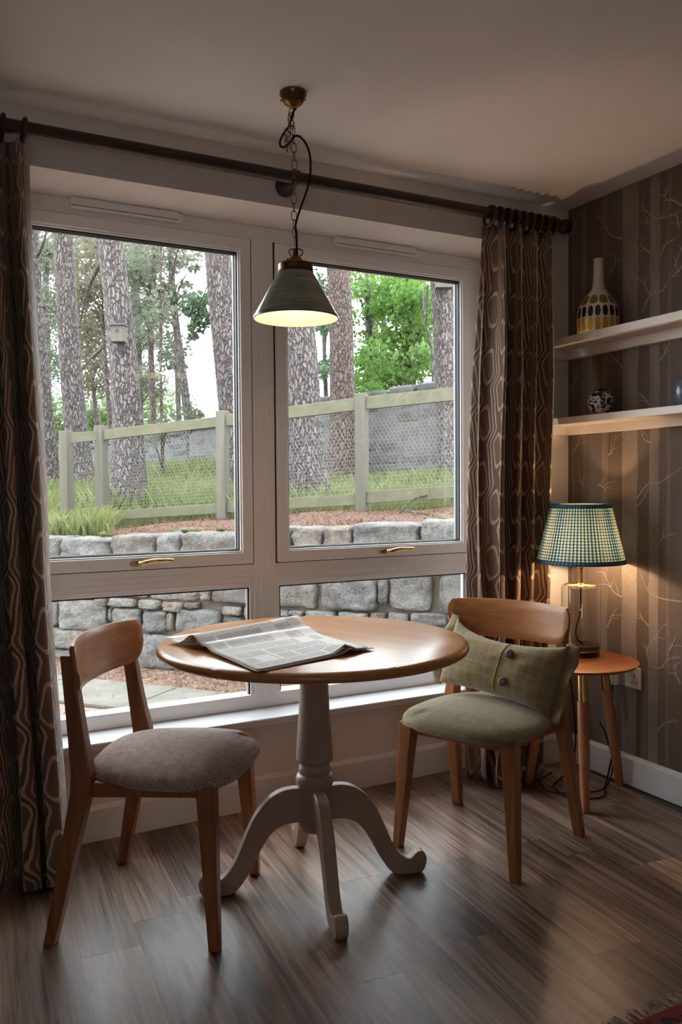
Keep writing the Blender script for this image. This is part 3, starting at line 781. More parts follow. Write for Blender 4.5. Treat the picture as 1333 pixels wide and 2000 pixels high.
lo = bpy.data.objects.new('lamp_light', ld); COL.objects.link(lo); lo.parent = lp; lo.location = (0, 0, .440)
rl = RT/np.linalg.norm(RT[:2])
cordp = [(0, 0, GH-.005), (rl[0]*-.001, rl[1]*-.001, GH-.06), (0, 0, GH-.10), (-rl[0]*.012, -rl[1]*.012, GH-.15), (-rl[0]*.02, -rl[1]*.02, GH-.19), (-rl[0]*.012, -rl[1]*.012, .06), (rl[0]*.008, rl[1]*.008, .047)]
MB().tube(smooth_pts(cordp, 6), .003, 8).build('inner_cord', m_cord, lp, smooth=True)
MB().tube([(0, 0, GH-.098), (0, 0, GH-.106)], .0055, 12).build('cord_clip', m_upvc, lp, smooth=True)
# mains lead, in-line switch and plug
def wv(px, py, x): q = on_x(px, py, x); return (float(q[0]), float(q[1]), float(q[2]))
lead = [(LC.x+.03, LC.y+.05, SZ+.008), (LC.x+.06, LC.y+.12, SZ+.006), (-.10, -.10, SZ-.03), (-.06, -.09, .32), (-.09, -.14, .10), (-.18, -.17, .012), (-.30, -.24, .006), (-.33, -.36, .006), (-.22, -.42, .006), (-.12, -.34, .008),
        (-.055, -.30, .06), (-.04, -.305, .15), (-.035, -.30, .24), (-.032, -.292, .33), (-.03, -.290, .39)]
lead_o = MB().tube(smooth_pts(lead, 8), .0035, 8).build('mains_lead', m_cord, lp, smooth=True, world=True)
MB().tube(smooth_pts([(-.20, -.12, .008), (-.31, -.17, .008), (-.36, -.28, .008), (-.27, -.36, .012), (-.14, -.36, .012), (-.06, -.32, .08), (-.045, -.27, .18), (-.03, -.22, .22)], 8), .0032, 8).build('slack_loop', m_cord, lead_o, smooth=True, world=True)
MB().box((-.043, -.303, .275), (-.027, -.289, .335)).build('cord_tag', m_trim, lead_o, bevel=.003, world=True)
b = MB().box((-.034, -.312, .395), (-.012, -.268, .445)); b.box((-.040, -.302, .402), (-.030, -.278, .437)); b.build('plug', m_upvc, lead_o, bevel=.005, world=True)

# double wall socket
m_sock = plain('white_socket_plastic', (214, 206, 200), .35)
so = thing('wall_socket', 'white double wall socket below the side table top', 'socket', (0, -.345, .39))
MB().box((-.010, -.418, .395), (-.0003, -.272, .481)).build('plate', m_sock, so, bevel=.003, world=True)
for yc in (-.385, -.305):
    MB().box((-.0125, yc+.012, .452), (-.009, yc+.024, .472)).build('rocker_switch', m_sock, so, bevel=.001, world=True)
    if yc < -.35:
        MB().box((-.0106, yc-.003, .440), (-.0095, yc+.003, .449)).build('earth_slot', m_gasket, so, world=True)
        for d in (-.011, .011): MB().box((-.0106, yc+d-.0035, .415), (-.0095, yc+d+.0035, .420)).build('pin_slot', m_gasket, so, world=True)

# ================================================================== SHELVES AND ORNAMENTS
m_shelf = plain('painted_shelf', (222, 208, 196), .45, var=.02)
for nm, lab, z0, z1, zb_ in (('wall_shelf', 'upper white painted alcove shelf carrying the tall bottle vase', 1.790, 1.822, 1.752), ('wall_shelf', 'lower white painted alcove shelf above the lamp', 1.462, 1.491, 1.427)):
    t = thing(nm, lab, 'shelf', (-.075, -.9, zb_))
    MB().box((-.150, -1.9, z0), (-.001, -.001, z1)).build('board', m_shelf, t, bevel=.002, world=True)
    MB().box((-.030, -1.9, zb_), (-.001, -.0205, z0)).build('back_batten', m_shelf, t, bevel=.0015, world=True)
    MB().box((-.150, -.020, zb_), (-.001, -.001, z0)).build('end_batten', m_shelf, t, bevel=.0015, world=True)
def vase_mat():
    t = M('painted_vase', (214, 196, 184), .3); x, y, z = t.xyz(t.coord('Object'))
    ang_ = m_(t.nt, 'ARCTAN2', y, x)*(1/(2*PI))
    def row(n, ph, zc, hz, fill):
        fu = (ang_*float(n)+ph).f('FRACT')-.5; fv = (z-zc)/hz
        return (((fu/fill).f('ABSOLUTE')).f('POWER', 2.6)+(fv.f('ABSOLUTE')).f('POWER', 2.6)).lt(1.)
    c = t.mix(row(11, .1, .126, .019, .42), (216, 198, 186), (112, 104, 34))
    c = t.mix(row(18, .3, .078, .0215, .36), c, (16, 16, 18)); c = t.mix(row(18, .3, .027, .025, .38), c, (196, 148, 30))
    t.color(c); return t.m
va = thing('bottle_vase', 'tall white bottle vase with rows of olive, black and yellow ovals', 'vase', (-.080, -.256, 1.822))
MB().lathe([(0, .002), (.078, 0), (.083, .004), (.0845, .05), (.084, .072), (.080, .098), (.070, .120), (.055, .143), (.040, .160), (.028, .175), (.0235, .192), (.021, .23), (.0195, .285), (.0205, .299), (.017, .30), (.0165, .28), (0, .26)], n=48, cap=False).build('body', vase_mat(), va, smooth=True)
def scroll():
    t = M('blue_black_scroll', (220, 214, 206), .25); v = t.coord('Object'); n = t.noise(v, 34, 1, .4, 2.2)
    x, y, z = t.xyz(v); cap_ = z.gt(.094)
    c = t.mix(n.gt(.5), (214, 206, 198), (18, 18, 26)); c = t.mix(cap_, c, (20, 20, 28)); t.color(c); return t.m
ba = thing('ceramic_ball', 'black and cream scroll patterned ceramic ball on the lower shelf', 'ornament', (-.085, -.277, 1.491))
MB().lathe([(0, .0), (.015, .001)]+[(.053*math.sin(a), .053-.053*math.cos(a)) for a in np.linspace(.32, PI-.001, 22)], n=40, cap=False).build('ball', scroll(), ba, smooth=True)
MB().lathe([(0, .1055), (.006, .1062), (.006, .1085), (0, .109)], n=16, cap=False).build('knob', m_gasket, ba, smooth=True)
m_bluev = plain('slate_blue_glaze', (78, 92, 112), .2, var=.15, scale=20)
bv = thing('ribbed_vase', 'small slate blue ribbed vase at the end of the lower shelf', 'vase', (-.085, -.70, 1.491))
prof = [(0, .001), (.028, 0)]
for k in range(40):
    a = .55+(PI-.55-.35)*k/39; prof.append((.052*math.sin(a)+.0012*math.cos(k*PI), .048-.052*math.cos(a)))
prof += [(.016, .10), (.015, .112), (.019, .118), (.016, .119), (.012, .11), (0, .1)]
MB().lathe(prof, n=40, cap=False).build('body', m_bluev, bv, smooth=True)

# ================================================================== CURTAIN POLE AND CURTAINS
m_pole = wood('dark_walnut_pole', (34, 22, 17), (58, 38, 29), 'X', .4)
RZ, RY = 2.290, -.092
cr = thing('curtain_pole', 'dark walnut wooden curtain pole with ball finial above the window', 'curtain pole', (-1.4, RY, RZ))
MB().tube([(-3.1, RY, RZ), (-.165, RY, RZ)], .0215, 24).build('pole', m_pole, cr, auto=40, world=True)
fin = MB()
prof = [(.0215, 0), (.030, .004), (.031, .012), (.026, .018), (.017, .024), (.016, .030)]+[(.031*math.sin(a), .060-.031*math.cos(a)) for a in np.linspace(.5, PI-.01, 16)]
base = MB().lathe(prof, n=24); fin.add([(-.167+z, RY+x, RZ+y) for x, y, z in base.v], base.f); fin.build('finial', m_pole, cr, smooth=True, world=True)
def bracket(x):
    bx = MB(); base = MB().lathe([(.036, 0), (.036, .006), (.030, .012), (.020, .016), (.015, .022), (.0135, .05), (.0155, .066), (.0, .066)], n=28); bx.add([(x+a, -z-.0006, RZ-.004+b_) for a, b_, z in base.v], base.f)
    o = bx.build('bracket', m_pole, cr, auto=50, world=True)
    MB().tube([(x+.027*0-.010, RY, RZ), (x+.010, RY, RZ)], .0275, 24).build('bracket_cup', m_pole, o, auto=40, world=True)
bx_ = float(on_y(556, 364, 0)[0]); bracket(bx_); bracket(-.19); bracket(-2.85)
def curtain_mat():
    t = M('ogee_jacquard', (120, 92, 74), .8); u, v, _ = t.xyz(t.coord('UV'))
    X, Y = u/.135, v/.225
    tri = ((Y*2.).f('PINGPONG', 1.)*2.-1.)                     # triangle wave
    soft = (Y*(2*PI)).f('COSINE')
    wob = (Y*(4*PI)).f('SINE')*.03
    Fv = ((X+wob)*(2*PI)).f('COSINE')+(tri*.45+soft*.75)*-1.
    a = Fv.f('ABSOLUTE')
    def band(lo, hi): return a.gt(lo)*a.lt(hi)
    l1 = band(.15, .40)+band(.80, 1.0)
    n = t.noise(t.coord('UV'), 700, 2, .6)
    ground = t.mix(a.lt(.16), t.mix(a.gt(1.02), (100, 76, 61), (108, 84, 69)), (78, 58, 47))
    c = t.mix(l1.f('MINIMUM', 1.), ground, (182, 154, 130)); c = t.mix(n*.3, c, (90, 70, 58))
    t.color(c); t.bump(n+l1*.8, .25, .0008); t.b.inputs['Sheen Weight'].default_value = .35; t.b.inputs['Sheen Roughness'].default_value = .4
    return t.m
m_curt = curtain_mat()
def make_curtain(name, label, tx0, tx1, mx0, mx1, bx0, bx1, yb, nf, ph, width, ztop=2.250, zbot=.016, seed=1):
    t = thing(name, label, 'curtain', ((bx0+bx1)/2, RY, zbot))
    R_ = rng(seed); NUc, NVc = nf*26, 34
    warp = [R_.uniform(-.9, .9) for _ in range(nf+2)]; am = [R_.uniform(.6, 1.35) for _ in range(nf+2)]
    G = []
    for j in range(NVc+1):
        k = j/NVc; z = ztop+(zbot-ztop)*k
        if k < .55: q = k/.55; q = q*q*(3-2*q); x0, x1 = tx0+(mx0-tx0)*q, tx1+(mx1-tx1)*q
        else: q = (k-.55)/.45; q = q*q*(3-2*q); x0, x1 = mx0+(bx0-mx0)*q, mx1+(bx1-mx1)*q
        row = []
        for i in range(NUc+1):
            s_ = i/NUc; fi = s_*nf; w = int(min(fi, nf-1)); loc = fi-w
            sw = warp[w]*(1-loc)+warp[w+1]*loc; a_ = am[w]*(1-loc)+am[w+1]*loc
            phs = 2*PI*(fi)+ph+sw*1.3*k
            amp = (.026+.034*min(1, k*4)+.008*k)*a_
            g = math.sin(phs); g = math.copysign(abs(g)**.55, g)
            x = x0+(x1-x0)*s_+(.020*k+.010)*math.sin(2*phs+.6)*a_
            y = RY+.004+amp*g+.008*mnoise.noise((s_*6, z*1.6, seed))+yb*k
            row.append((x, y, z+.010*math.cos(phs)*(k > .99)))
        G.append(row)
    b = MB().grid(G); o = b.build('fabric', m_curt, t, smooth=True, solid=.0025, world=True, fix=False)
    uv = o.data.uv_layers.new(name='UV'); n1 = NUc+1
    mid = G[NVc//2]; acc = [0]
    for i in range(NUc): acc.append(acc[-1]+math.dist(mid[i][:2], mid[i+1][:2]))
    for l in o.data.loops: k = l.vertex_index; uv.data[l.index].uv = (acc[k % n1], G[k//n1][0][2])
    # heading folds hang from wooden rings
    b2 = [tx0+(tx1-tx0)*(i+.25-ph/(2*PI))/nf for i in range(nf)]
    m_ringw = m_pole
    NR = max(nf, 8)
    for i in range(NR+1):
        xr = tx0+(tx1-tx0)*(i/NR)*.94+.012
        rg_ = MB(); pts = [(xr+.004*math.sin(a), RY+.037*math.cos(a), RZ-.011+.037*math.sin(a)) for a in np.linspace(0, 2*PI, 28, endpoint=False)]
        rg_.tube(pts, .0072, 10, closed=True); ro = rg_.build('curtain_ring', m_ringw, t, smooth=True, world=True)
        MB().tube([(xr, RY, RZ-.046), (xr, RY+.004, ztop-.02)], .0022, 8).build('ring_hook', m_dbrass, ro, world=True)
    return t
make_curtain('curtain', 'patterned taupe curtain hanging beside the corner shelves', -.510, -.172, -.555, -.205, -.552, -.275, .0, 4, .4, 1.1, seed=4)
make_curtain('curtain', 'patterned taupe curtain at the left edge of the window', -2.80, -2.218, -2.82, -2.185, -2.80, -2.150, -.01, 9, 2.2, 1.4, seed=9)

# ================================================================== PENDANT LAMP
PC = Vector((-1.513, -.449, 0)); PS = 643.
def pp(px, py, dy=0.): return Vector((PC.x+rl[0]*(px-577)/PS-fw[0]*dy, PC.y+rl[1]*(px-577)/PS-fw[1]*dy, 1.866+(531-py)/PS))
pd = thing('pendant_lamp', 'pendant lamp with grey-green ribbed cone shade hanging on a brass chain', 'lamp', (PC.x, PC.y, 1.727))
def psh_mat():
    t = M('sage_ribbed_glaze', (122, 128, 112), .22); x, y, z = t.xyz(t.coord('Object')); n = t.noise(t.coord('Object', (3, 3, 60)), 2., 3)
    t.color(t.ramp(n, [(.35, (104, 108, 95)), (.65, (134, 138, 124))])); t.bump(((z*900.).f('SINE')), .25, .0008); return t.m
m_psh = psh_mat()
m_inner = plain('cream_inner_glaze', (238, 228, 210), .4, var=.01)
MB().lathe([(.050, .139), (.052, .137), (.1275, .004), (.1305, .001), (.1315, -.003), (.1300, -.006), (.1275, -.005)], n=64, cap=False).build('shade', m_psh, pd, smooth=True)
MB().lathe([(.1275, -.005), (.1255, .001), (.049, .133), (.049, .139), (.0, .139)], n=64, cap=False).build('shade_lining', m_inner, pd, smooth=True)
MB().lathe([(.0, .139), (.0530, .137), (.0530, .158), (.049, .161), (.030, .166), (.022, .171), (.018, .178), (.0085, .184), (.0085, .202), (.006, .206), (0, .206)], n=40, cap=False).build('gallery', m_dbrass, pd, auto=35)
MB().lathe([(.0536, .133), (.0545, .134), (.0545, .138), (.053, .139)], n=40, cap=False).build('gallery_rim', m_gasket, pd, smooth=True)
for k in range(3):
    a = YAW-PI/2+.12+k*2*PI/3; d = Vector((math.cos(a), math.sin(a), 0)); e = [d*.052+Vector((0, 0, .146)), d*.063+Vector((0, 0, .146))]
    o = MB().tube(e, .0018, 8).build('thumb_screw', m_dbrass, pd); MB().tube([d*.063+Vector((0, 0, .146)), d*.066+Vector((0, 0, .146))], .0045, 12).build('screw_head', m_dbrass, o)
lp_pts = [pp(571, 503), pp(564, 495), pp(567, 489), pp(578, 487), pp(589, 490), pp(591, 496), pp(584, 504)]
MB().tube(smooth_pts(lp_pts, 5), .0022, 8).build('hanging_loop', m_dbrass, pd, smooth=True, world=True)
def link(c, tilt_, zl=.031, wl=.0175, lean=0.):
    pts = []; hr = wl/2-.0012; hs = zl/2-hr-.0012
    for a in np.linspace(0, 2*PI, 24, endpoint=False):
        x = hr*math.cos(a); z = hr*math.sin(a)+(hs if math.sin(a) > 0 else -hs)
        pts.append(Vector((x*math.cos(tilt_), x*math.sin(tilt_), z)))
    b = MB()
    if lean: pts = [Vector((p.x+rl[0]*p.z*lean, p.y+rl[1]*p.z*lean, p.z)) for p in pts]
    b.tube([p+c for p in pts], .0013, 6, closed=True); return b
zt, zb2 = 2.351, 1.944; nl = 16
for i in range(nl):
    z = zb2+(zt-zb2)*(i+.5)/nl; base_t = YAW-PI/2
    px = 577-4*(i/nl)-1.5*math.sin(i*.5)
    c = pp(px, 0); c.z = z
    link(c, base_t+(.35 if i % 2 else 1.25)+.12*math.sin(i*2.1), zl=(zt-zb2)/nl+.0065).build('chain_link', m_dbrass, pd, smooth=True, world=True)
for i, (px, py, tl, ln) in enumerate(((570, 236, .3, .1), (568, 250, 1.2, -.2), (570, 262, .4, .1), (566, 272, 1.1, .1), (571, 240, 1.4, .1), (573, 254, .3, 0), (563, 266, .3, -.2), (561, 279, 1.2, -.2), (564, 290, .5, -.3), (562, 297, 1.3, -.2))):
    c = pp(px, py, .012+.003*(i % 3)); link(c, YAW-PI/2+tl, .027, .016, ln).build('chain_link', m_dbrass, pd, smooth=True, world=True)
cp = [(578, 508), (580, 480), (578, 452), (579, 438), (589, 408), (602, 372), (608, 338), (606, 306), (598, 286), (587, 274), (577, 274), (569, 284), (560, 293), (551, 293), (549, 284), (555, 270), (565, 257), (571, 242), (576, 226), (581, 220)]
MB().tube(smooth_pts([pp(x, y_, .010) for x, y_ in cp], 6), .0034, 8).build('flex', m_cord, pd, smooth=True, world=True)
rs = MB().lathe([(.0, 2.4), (.041, 2.3998), (.041, 2.392), (.036, 2.386), (.032, 2.374), (.026, 2.366), (.017, 2.362), (.013, 2.357), (.006, 2.352), (0, 2.352)], (PC.x-.003, PC.y, 0), 40, cap=False).build('ceiling_rose', m_dbrass, pd, auto=45, world=True)
for s_ in (-1, 1):
    c = Vector((PC.x-.003+rl[0]*s_*.033, PC.y+rl[1]*s_*.033, 2.377)); MB().tube([c, c+Vector((rl[0]*s_*.006, rl[1]*s_*.006, 0))], .003, 10).build('screw', m_brass, rs, world=True)
MB().lathe([(0, .048), (.018, .052), (.028, .068), (.026, .088), (.015, .105), (.013, .128), (0, .128)], n=24, cap=False).build('bulb', glow('pendant_bulb', (1, .82, .62, 1), 3.), pd, smooth=True)
pl_ = bpy.data.lights.new('pendant_light', 'POINT'); pl_.energy = .8; pl_.color = (1, .80, .58); pl_.shadow_soft_size = .03
po = bpy.data.objects.new('pendant_light', pl_); COL.objects.link(po); po.parent = pd; po.location = (0, 0, .03)

# ================================================================== RUG
def rug_mat():
    t = M('red_black_rug', (120, 30, 30), .95); v = t.coord('Object'); x, y, z = t.xyz(v); n = t.noise(v, 60, 3, .7); d = (y*-1.)+(n-.5)*.006
    vo = t.voro(t.coord('Object'), 17.); cell = V(t.nt, vo.outputs['Distance']); n2 = t.noise(v, 24, 2, .6, 1.)
    c = t.mix(n2.gt(.5), (150, 128, 104), (22, 16, 18)); c = t.mix(cell.lt(.16), c, (120, 30, 32))
    c = t.mix(d.lt(.060), c, (150, 126, 100)); c = t.mix(d.lt(.052), c, (92, 22, 24)); c = t.mix(d.lt(.046), c, t.mix(n2.gt(.53), (24, 16, 18), (110, 26, 28))); c = t.mix(d.lt(.010), c, (104, 26, 28))
    t.color(c); t.bump(n, .8, .003); return t.m
RGY = -1.455
rug = thing('rug', 'red, black and cream patterned rug in the near right corner', 'rug', (-.6, RGY, 0))
MB().box((-1.5, RGY-1.6, .0005), (-.06, RGY, .010)).build('pile', rug_mat(), rug, world=True, bevel=.003)
R = rng(21); b = MB()
for k in range(900):
    x = -1.5+1.44*R.random(); L_ = R.uniform(.02, .045); a = R.uniform(-.5, .5); z = R.uniform(.003, .010); w = .0014
    b.add([(x-w, RGY-.004, z), (x+w, RGY-.004, z), (x+math.sin(a)*L_+w*.6, RGY+math.cos(a)*L_, .002+R.random()*.007), (x+math.sin(a)*L_-w*.6, RGY+math.cos(a)*L_, .002+R.random()*.007)], [(0, 1, 2, 3)])
tag(b.build('fringe', plain('grey_wool_fringe', (150, 132, 118), .95, var=.2, scale=80), rug, world=True, fix=False), kind='stuff')

# ================================================================== GARDEN
GZ = -.15
ALB = .27
B0 = np.array([-1.069, 3.610]); DW = np.array([.6285, -.7778]); NW = np.array([.7778, .6285])
def wl(u, w, z): p = B0+DW*u+NW*w; return (float(p[0]), float(p[1]), float(z))
def proj(P):
    d = np.asarray(P, float)-CAM; z = d @ fw; return W/2+F*(d @ RT)/z, H/2-F*(d @ UP)/z, z
def wall_uz(px, py, w=0.):
    """point of the retaining wall face seen at a pixel"""
    d = ray(px, py); n = np.array([NW[0], NW[1], 0]); o = np.array([B0[0], B0[1], 0])+n*w; t = ((o-CAM) @ n)/(d @ n); P = CAM+t*d
    return float((P[:2]-B0) @ DW), float(P[2])
def granite(name, a, b_, c_, sc_=1.):
    t = M(name, a, .85); inf = t.N('ShaderNodeObjectInfo'); r = V(t.nt, inf.outputs['Random'])
    v = t.coord('Object'); n = t.noise(v, 5*sc_, 6, .65); n2 = t.noise(v, 60*sc_, 4, .7); n3 = t.noise(v, 14*sc_, 5, .6, .5)
    c = t.ramp(n*.45+n2*.35+n3*.2, [(.38, b_), (.5, a), (.62, c_)])
    warm = t.ramp(r, [(0, (.75, .73, .75, 1)), (.6, (.92, .92, .92, 1)), (.8, (.96, .80, .69, 1)), (1, (.66, .68, .72, 1))])
    c = t.mix(1., c, warm, 'MULTIPLY')
    moss = t.noise(v, 3.2*sc_, 3).gt(.66); c = t.mix(moss*.25, c, (120, 122, 84))
    t.color(c); t.bump(n2*.5+n3*.9+n*.6, 1., .035); return t.m
ALB = .33
m_gran = granite('rough_granite', (158, 153, 147), (92, 88, 84), (204, 200, 194))
ALB = .25
m_granf = granite('weathered_granite', (146, 143, 143), (112, 108, 106), (172, 170, 170), .5)
ALB = .27
m_mort = plain('sandy_mortar', (142, 130, 116), .95, var=.15, scale=18, bump=.8, bscale=60)
ALB = .21
m_mortf = plain('grey_lime_render', (166, 160, 156), .95, var=.12, scale=6, bump=.8, bscale=30)
ALB = .27
def rock(u0, u1, z0, z1, w0, w1, seed, frame, k=7., n=5, amp=.05, ruff=0.):
    """rounded irregular block, frame(u,w,z) -> point"""
    vs, fs, idx = [], [], {}
    L_ = np.linspace(-1, 1, n+1)
    def vid(p):
        key = tuple(round(x, 4) for x in p)
        if key not in idx:
            q = np.array(p, float); q = q/((abs(q)**k).sum()**(1/k))
            d = 1+amp*mnoise.noise((q[0]*1.6+seed*3.1, q[1]*1.6, q[2]*1.6+seed))+amp*.5*mnoise.noise((q[0]*4+seed, q[1]*4, q[2]*4))
            s_ = 1+.06*mnoise.noise((seed*7.7+p[0]*.8, p[1], p[2]*.8))
            u = (u0+u1)/2+(u1-u0)/2*q[0]*d*s_; z = (z0+z1)/2+(z1-z0)/2*q[2]*d*(2-s_); w = (w0+w1)/2+(w1-w0)/2*q[1]*d; w += ruff*(.018*mnoise.noise((u*9+seed, z*11, 3.))+.011*mnoise.noise((u*24, z*26, seed))+.006*mnoise.noise((u*60, z*60, seed))); z += ruff*.006*mnoise.noise((u*20, w*20, seed+4))
            idx[key] = len(vs); vs.append(frame(u, w, z))
        return idx[key]
    for ax in range(3):
        for s_ in (-1, 1):
            for i in range(n):
                for j in range(n):
                    Q = []
                    for a, c in ((i, j), (i+1, j), (i+1, j+1), (i, j+1)):
                        p = [0, 0, 0]; p[ax] = s_; p[(ax+1) % 3] = L_[a]; p[(ax+2) % 3] = L_[c]; Q.append(vid(p))
                    fs.append(tuple(Q))
    return MB().add(vs, fs)
# height of the wall head along its run (terrace climbs to the right)
def ztop(u): return .850+.050*u
rw = thing('retaining_wall', 'low rough granite retaining wall holding up the grassy terrace', 'wall', wl(.9, 0, GZ))
b = MB(); U = np.linspace(-9.0, 4.0, 56)
b.grid([[wl(u, .035, GZ-.1) for u in U], [wl(u, .035, ztop(u)-.05) for u in U], [wl(u, .36, ztop(u)-.05) for u in U], [wl(u, .36, GZ-.1) for u in U]]); b.build('mortar_core', m_mort, rw, world=True)
R = rng(17); taken = []
def put_stone(u0, u1, z0, z1, pro=None, kk=7., seed=None, name='stone'):
    pro = pro if pro is not None else R.uniform(.015, .05)
    g = .007
    rock(u0+g, u1-g, z0+g*.7, z1-g*.7, -pro, .14, R.random()*50, wl, kk, 9, .06, 1.).build(name, m_gran, rw, smooth=False, world=True, auto=38); taken.append((u0, u1, z0, z1))
# coping stones seen above the sash rail
edges = [-900, -740, -600, -470, -360, -260, -180, -110, -40, 60, 121, 221, 309, 357, 471, 520, 574, 634, 690, 822, 925, 1010, 1120]
for i in range(len(edges)-1):
    ua, _ = wall_uz(edges[i], 1060); ub, _ = wall_uz(edges[i+1], 1060); zt_ = ztop((ua+ub)/2)+R.uniform(-.012, .018)
    rock(ua+.006, ub-.006, zt_-.165-R.uniform(0, .02), zt_, -.045-R.random()*.02, .30, R.random()*60, wl, 9., 10, .05, 1.).build('coping_stone', m_gran, rw, world=True, auto=38)
def rects(ox, oy, s, L_):
    for x0, y0, x1, y1 in L_:
        px0, px1, py0, py1 = ox+x0*s, ox+x1*s, oy+y0*s, oy+y1*s; pm, qm = (px0+px1)/2, (py0+py1)/2
        ua = wall_uz(px0, qm)[0]; ub = wall_uz(px1, qm)[0]; za = wall_uz(pm, py1)[1]; zb3 = wall_uz(pm, py0)[1]; put_stone(ua, ub, za, zb3)
rects(80, 1080, .36, [(30, 262, 100, 402), (104, 246, 362, 424), (300, 236, 368, 286), (372, 240, 525, 294), (530, 252, 658, 306), (664, 262, 782, 322), (786, 264, 864, 302), (590, 190, 862, 258), (868, 192, 926, 262), (930, 172, 1240, 280),
    (364, 298, 392, 372), (394, 296, 548, 402), (552, 310, 690, 432), (692, 320, 728, 424), (730, 304, 986, 452), (990, 284, 1100, 340), (1102, 288, 1250, 372), (990, 342, 1098, 384), (20, 410, 300, 520), (20, 522, 260, 606), (304, 428, 400, 560), (264, 526, 400, 612),
    (402, 406, 526, 600), (530, 440, 740, 634), (742, 456, 900, 640), (902, 390, 1100, 520), (902, 522, 1100, 650), (1102, 376, 1260, 520), (1102, 524, 1260, 660), (380, 190, 588, 240), (30, 190, 290, 244)])
rects(500, 1080, .345, [(100, 150, 346, 316), (374, 138, 690, 326), (692, 150, 750, 294), (754, 108, 1000, 330), (1034, 120, 1240, 352), (100, 318, 192, 366), (194, 322, 282, 354), (284, 324, 464, 372), (468, 330, 640, 368), (642, 334, 744, 372), (748, 334, 872, 392), (876, 336, 1090, 410), (1094, 358, 1240, 430)])
def free(u0, u1, z0, z1): return not any(u0 < b_ and u1 > a and z0 < d and z1 > c for a, b_, c, d in taken)
z = ztop(-3)-.19
for (ua_, ub_) in ((-7.0, -.95), (1.2, 3.9)):                        # the rest of the face
    zz = GZ-.02
    while zz < ztop(ub_)-.2:
        hh = R.uniform(.10, .19); u = ua_+R.uniform(0, .1)
        while u < ub_:
            ww = R.uniform(.14, .38)
            if free(u, u+ww, zz, min(zz+hh, ztop(u)-.17)) and min(zz+hh, ztop(u)-.17)-zz > .05: put_stone(u, u+ww, zz, min(zz+hh, ztop(u)-.17))
            u += ww
        zz += hh

# lower ground and paving beside the house
def litter_ground(name, a, b_, c_):
    t = M(name, a, .95); v = t.coord('Object'); n = t.noise(v, 70, 5, .75); n2 = t.noise(v, 5, 3); vo = t.voro(v, 90.); d = V(t.nt, vo.outputs['Distance'])
    c = t.ramp(n*.7+d*.4, [(.3, b_), (.52, a), (.75, c_)]); c = t.mix(n2.gt(.62)*.35, c, (104, 92, 66)); t.color(c); t.bump(n+d*.6, 1., .02); return t.m
ALB = .6
m_litter = litter_ground('pine_needle_litter', (172, 140, 122), (118, 90, 76), (212, 186, 168))
MBg = MB().add([(-40, .405, GZ), (60, .405, GZ), (60, 70, GZ), (-40, 70, GZ)], [(0, 1, 2, 3)])
gl_ = MBg.build('ground_lower', m_litter); struct(gl_, 'brown needle-strewn ground beside the house')
ALB = .30
m_slab = plain('concrete_paving', (150, 145, 134), .9, var=.12, scale=5, bump=.8, bscale=90)
ALB = .27
pv = sempty('paving_path', 'grey concrete paving path below the retaining wall', wl(0, -.8, GZ))
u = -4.6
while u < 3.4:
    MB().hexa([wl(u+.005, -1.09, GZ), wl(u+.895, -1.09, GZ), wl(u+.895, -.53, GZ), wl(u+.005, -.53, GZ)], [wl(u+.005, -1.09, GZ+.025), wl(u+.895, -1.09, GZ+.025), wl(u+.895, -.53, GZ+.025), wl(u+.005, -.53, GZ+.025)]).build('paving_slab', m_slab, pv, bevel=.006, world=True); u += .90

# terrace
CP = []
def cpt(px, py, d): p = at(px, py, d); CP.append(p); return p
for u in (-5, -3, -1, 0, 1, 2, 3, 4): CP.append(np.array(wl(u, .2, ztop(u)-.03)))
POST = [(132, 842, 1046, 8.20), (200, 832, 1034, 8.32), (437, 803, 1018, 7.80), (708, 770, 1000, 7.25), (1010, 735, 985, 6.75)]
for px, pt_, pb, d in POST: cpt(px, pb-2, d)
TREES = {  # trunk centre line (px, py, width px), depth
    'A': ([(62, 480, 28), (73, 646, 29), (90, 815, 31), (98, 900, 34), (104, 965, 42)], 13.0),
    'B': ([(122, 452, 38), (129, 581, 39), (138, 718, 42), (147, 815, 44), (158, 910, 46), (166, 958, 54)], 12.0),
    'C': ([(213, 462, 49), (228, 574, 50), (240, 696, 53), (250, 826, 58), (250, 920, 68), (246, 982, 92)], 9.3),
    'D': ([(424, 480, 50), (434, 592, 53), (445, 700, 55), (456, 797, 58), (468, 900, 60), (474, 965, 70)], 10.0),
    'E': ([(577, 500, 50), (585, 642, 60), (592, 744, 64), (594, 823, 66), (601, 905, 75), (609, 962, 84)], 8.7),
    'F': ([(661, 510, 46), (667, 632, 47), (669, 744, 48), (669, 850, 51), (669, 934, 62)], 12.3),
    'G': ([(865, 540, 48), (875, 711, 50), (881, 843, 52), (884, 932, 60)], 10.6)}
for nm, (P, d) in TREES.items(): cpt(P[-1][0], P[-1][1]+6, d)
cpt(300, 922, 17); cpt(890, 934, 12); cpt(150, 912, 21); cpt(420, 918, 15); cpt(-200, 930, 22); cpt(-300, 960, 11); cpt(-700, 975, 11); cpt(-500, 940, 18); cpt(60, 925, 26); cpt(1400, 930, 14); cpt(300, 890, 40); cpt(-100, 890, 45); cpt(900, 890, 40)
CP = np.array(CP)
def terr(x, y):
    d2 = (CP[:, 0]-x)**2+(CP[:, 1]-y)**2+.02; wgt = d2**-1.6
    return float((wgt*CP[:, 2]).sum()/wgt.sum())
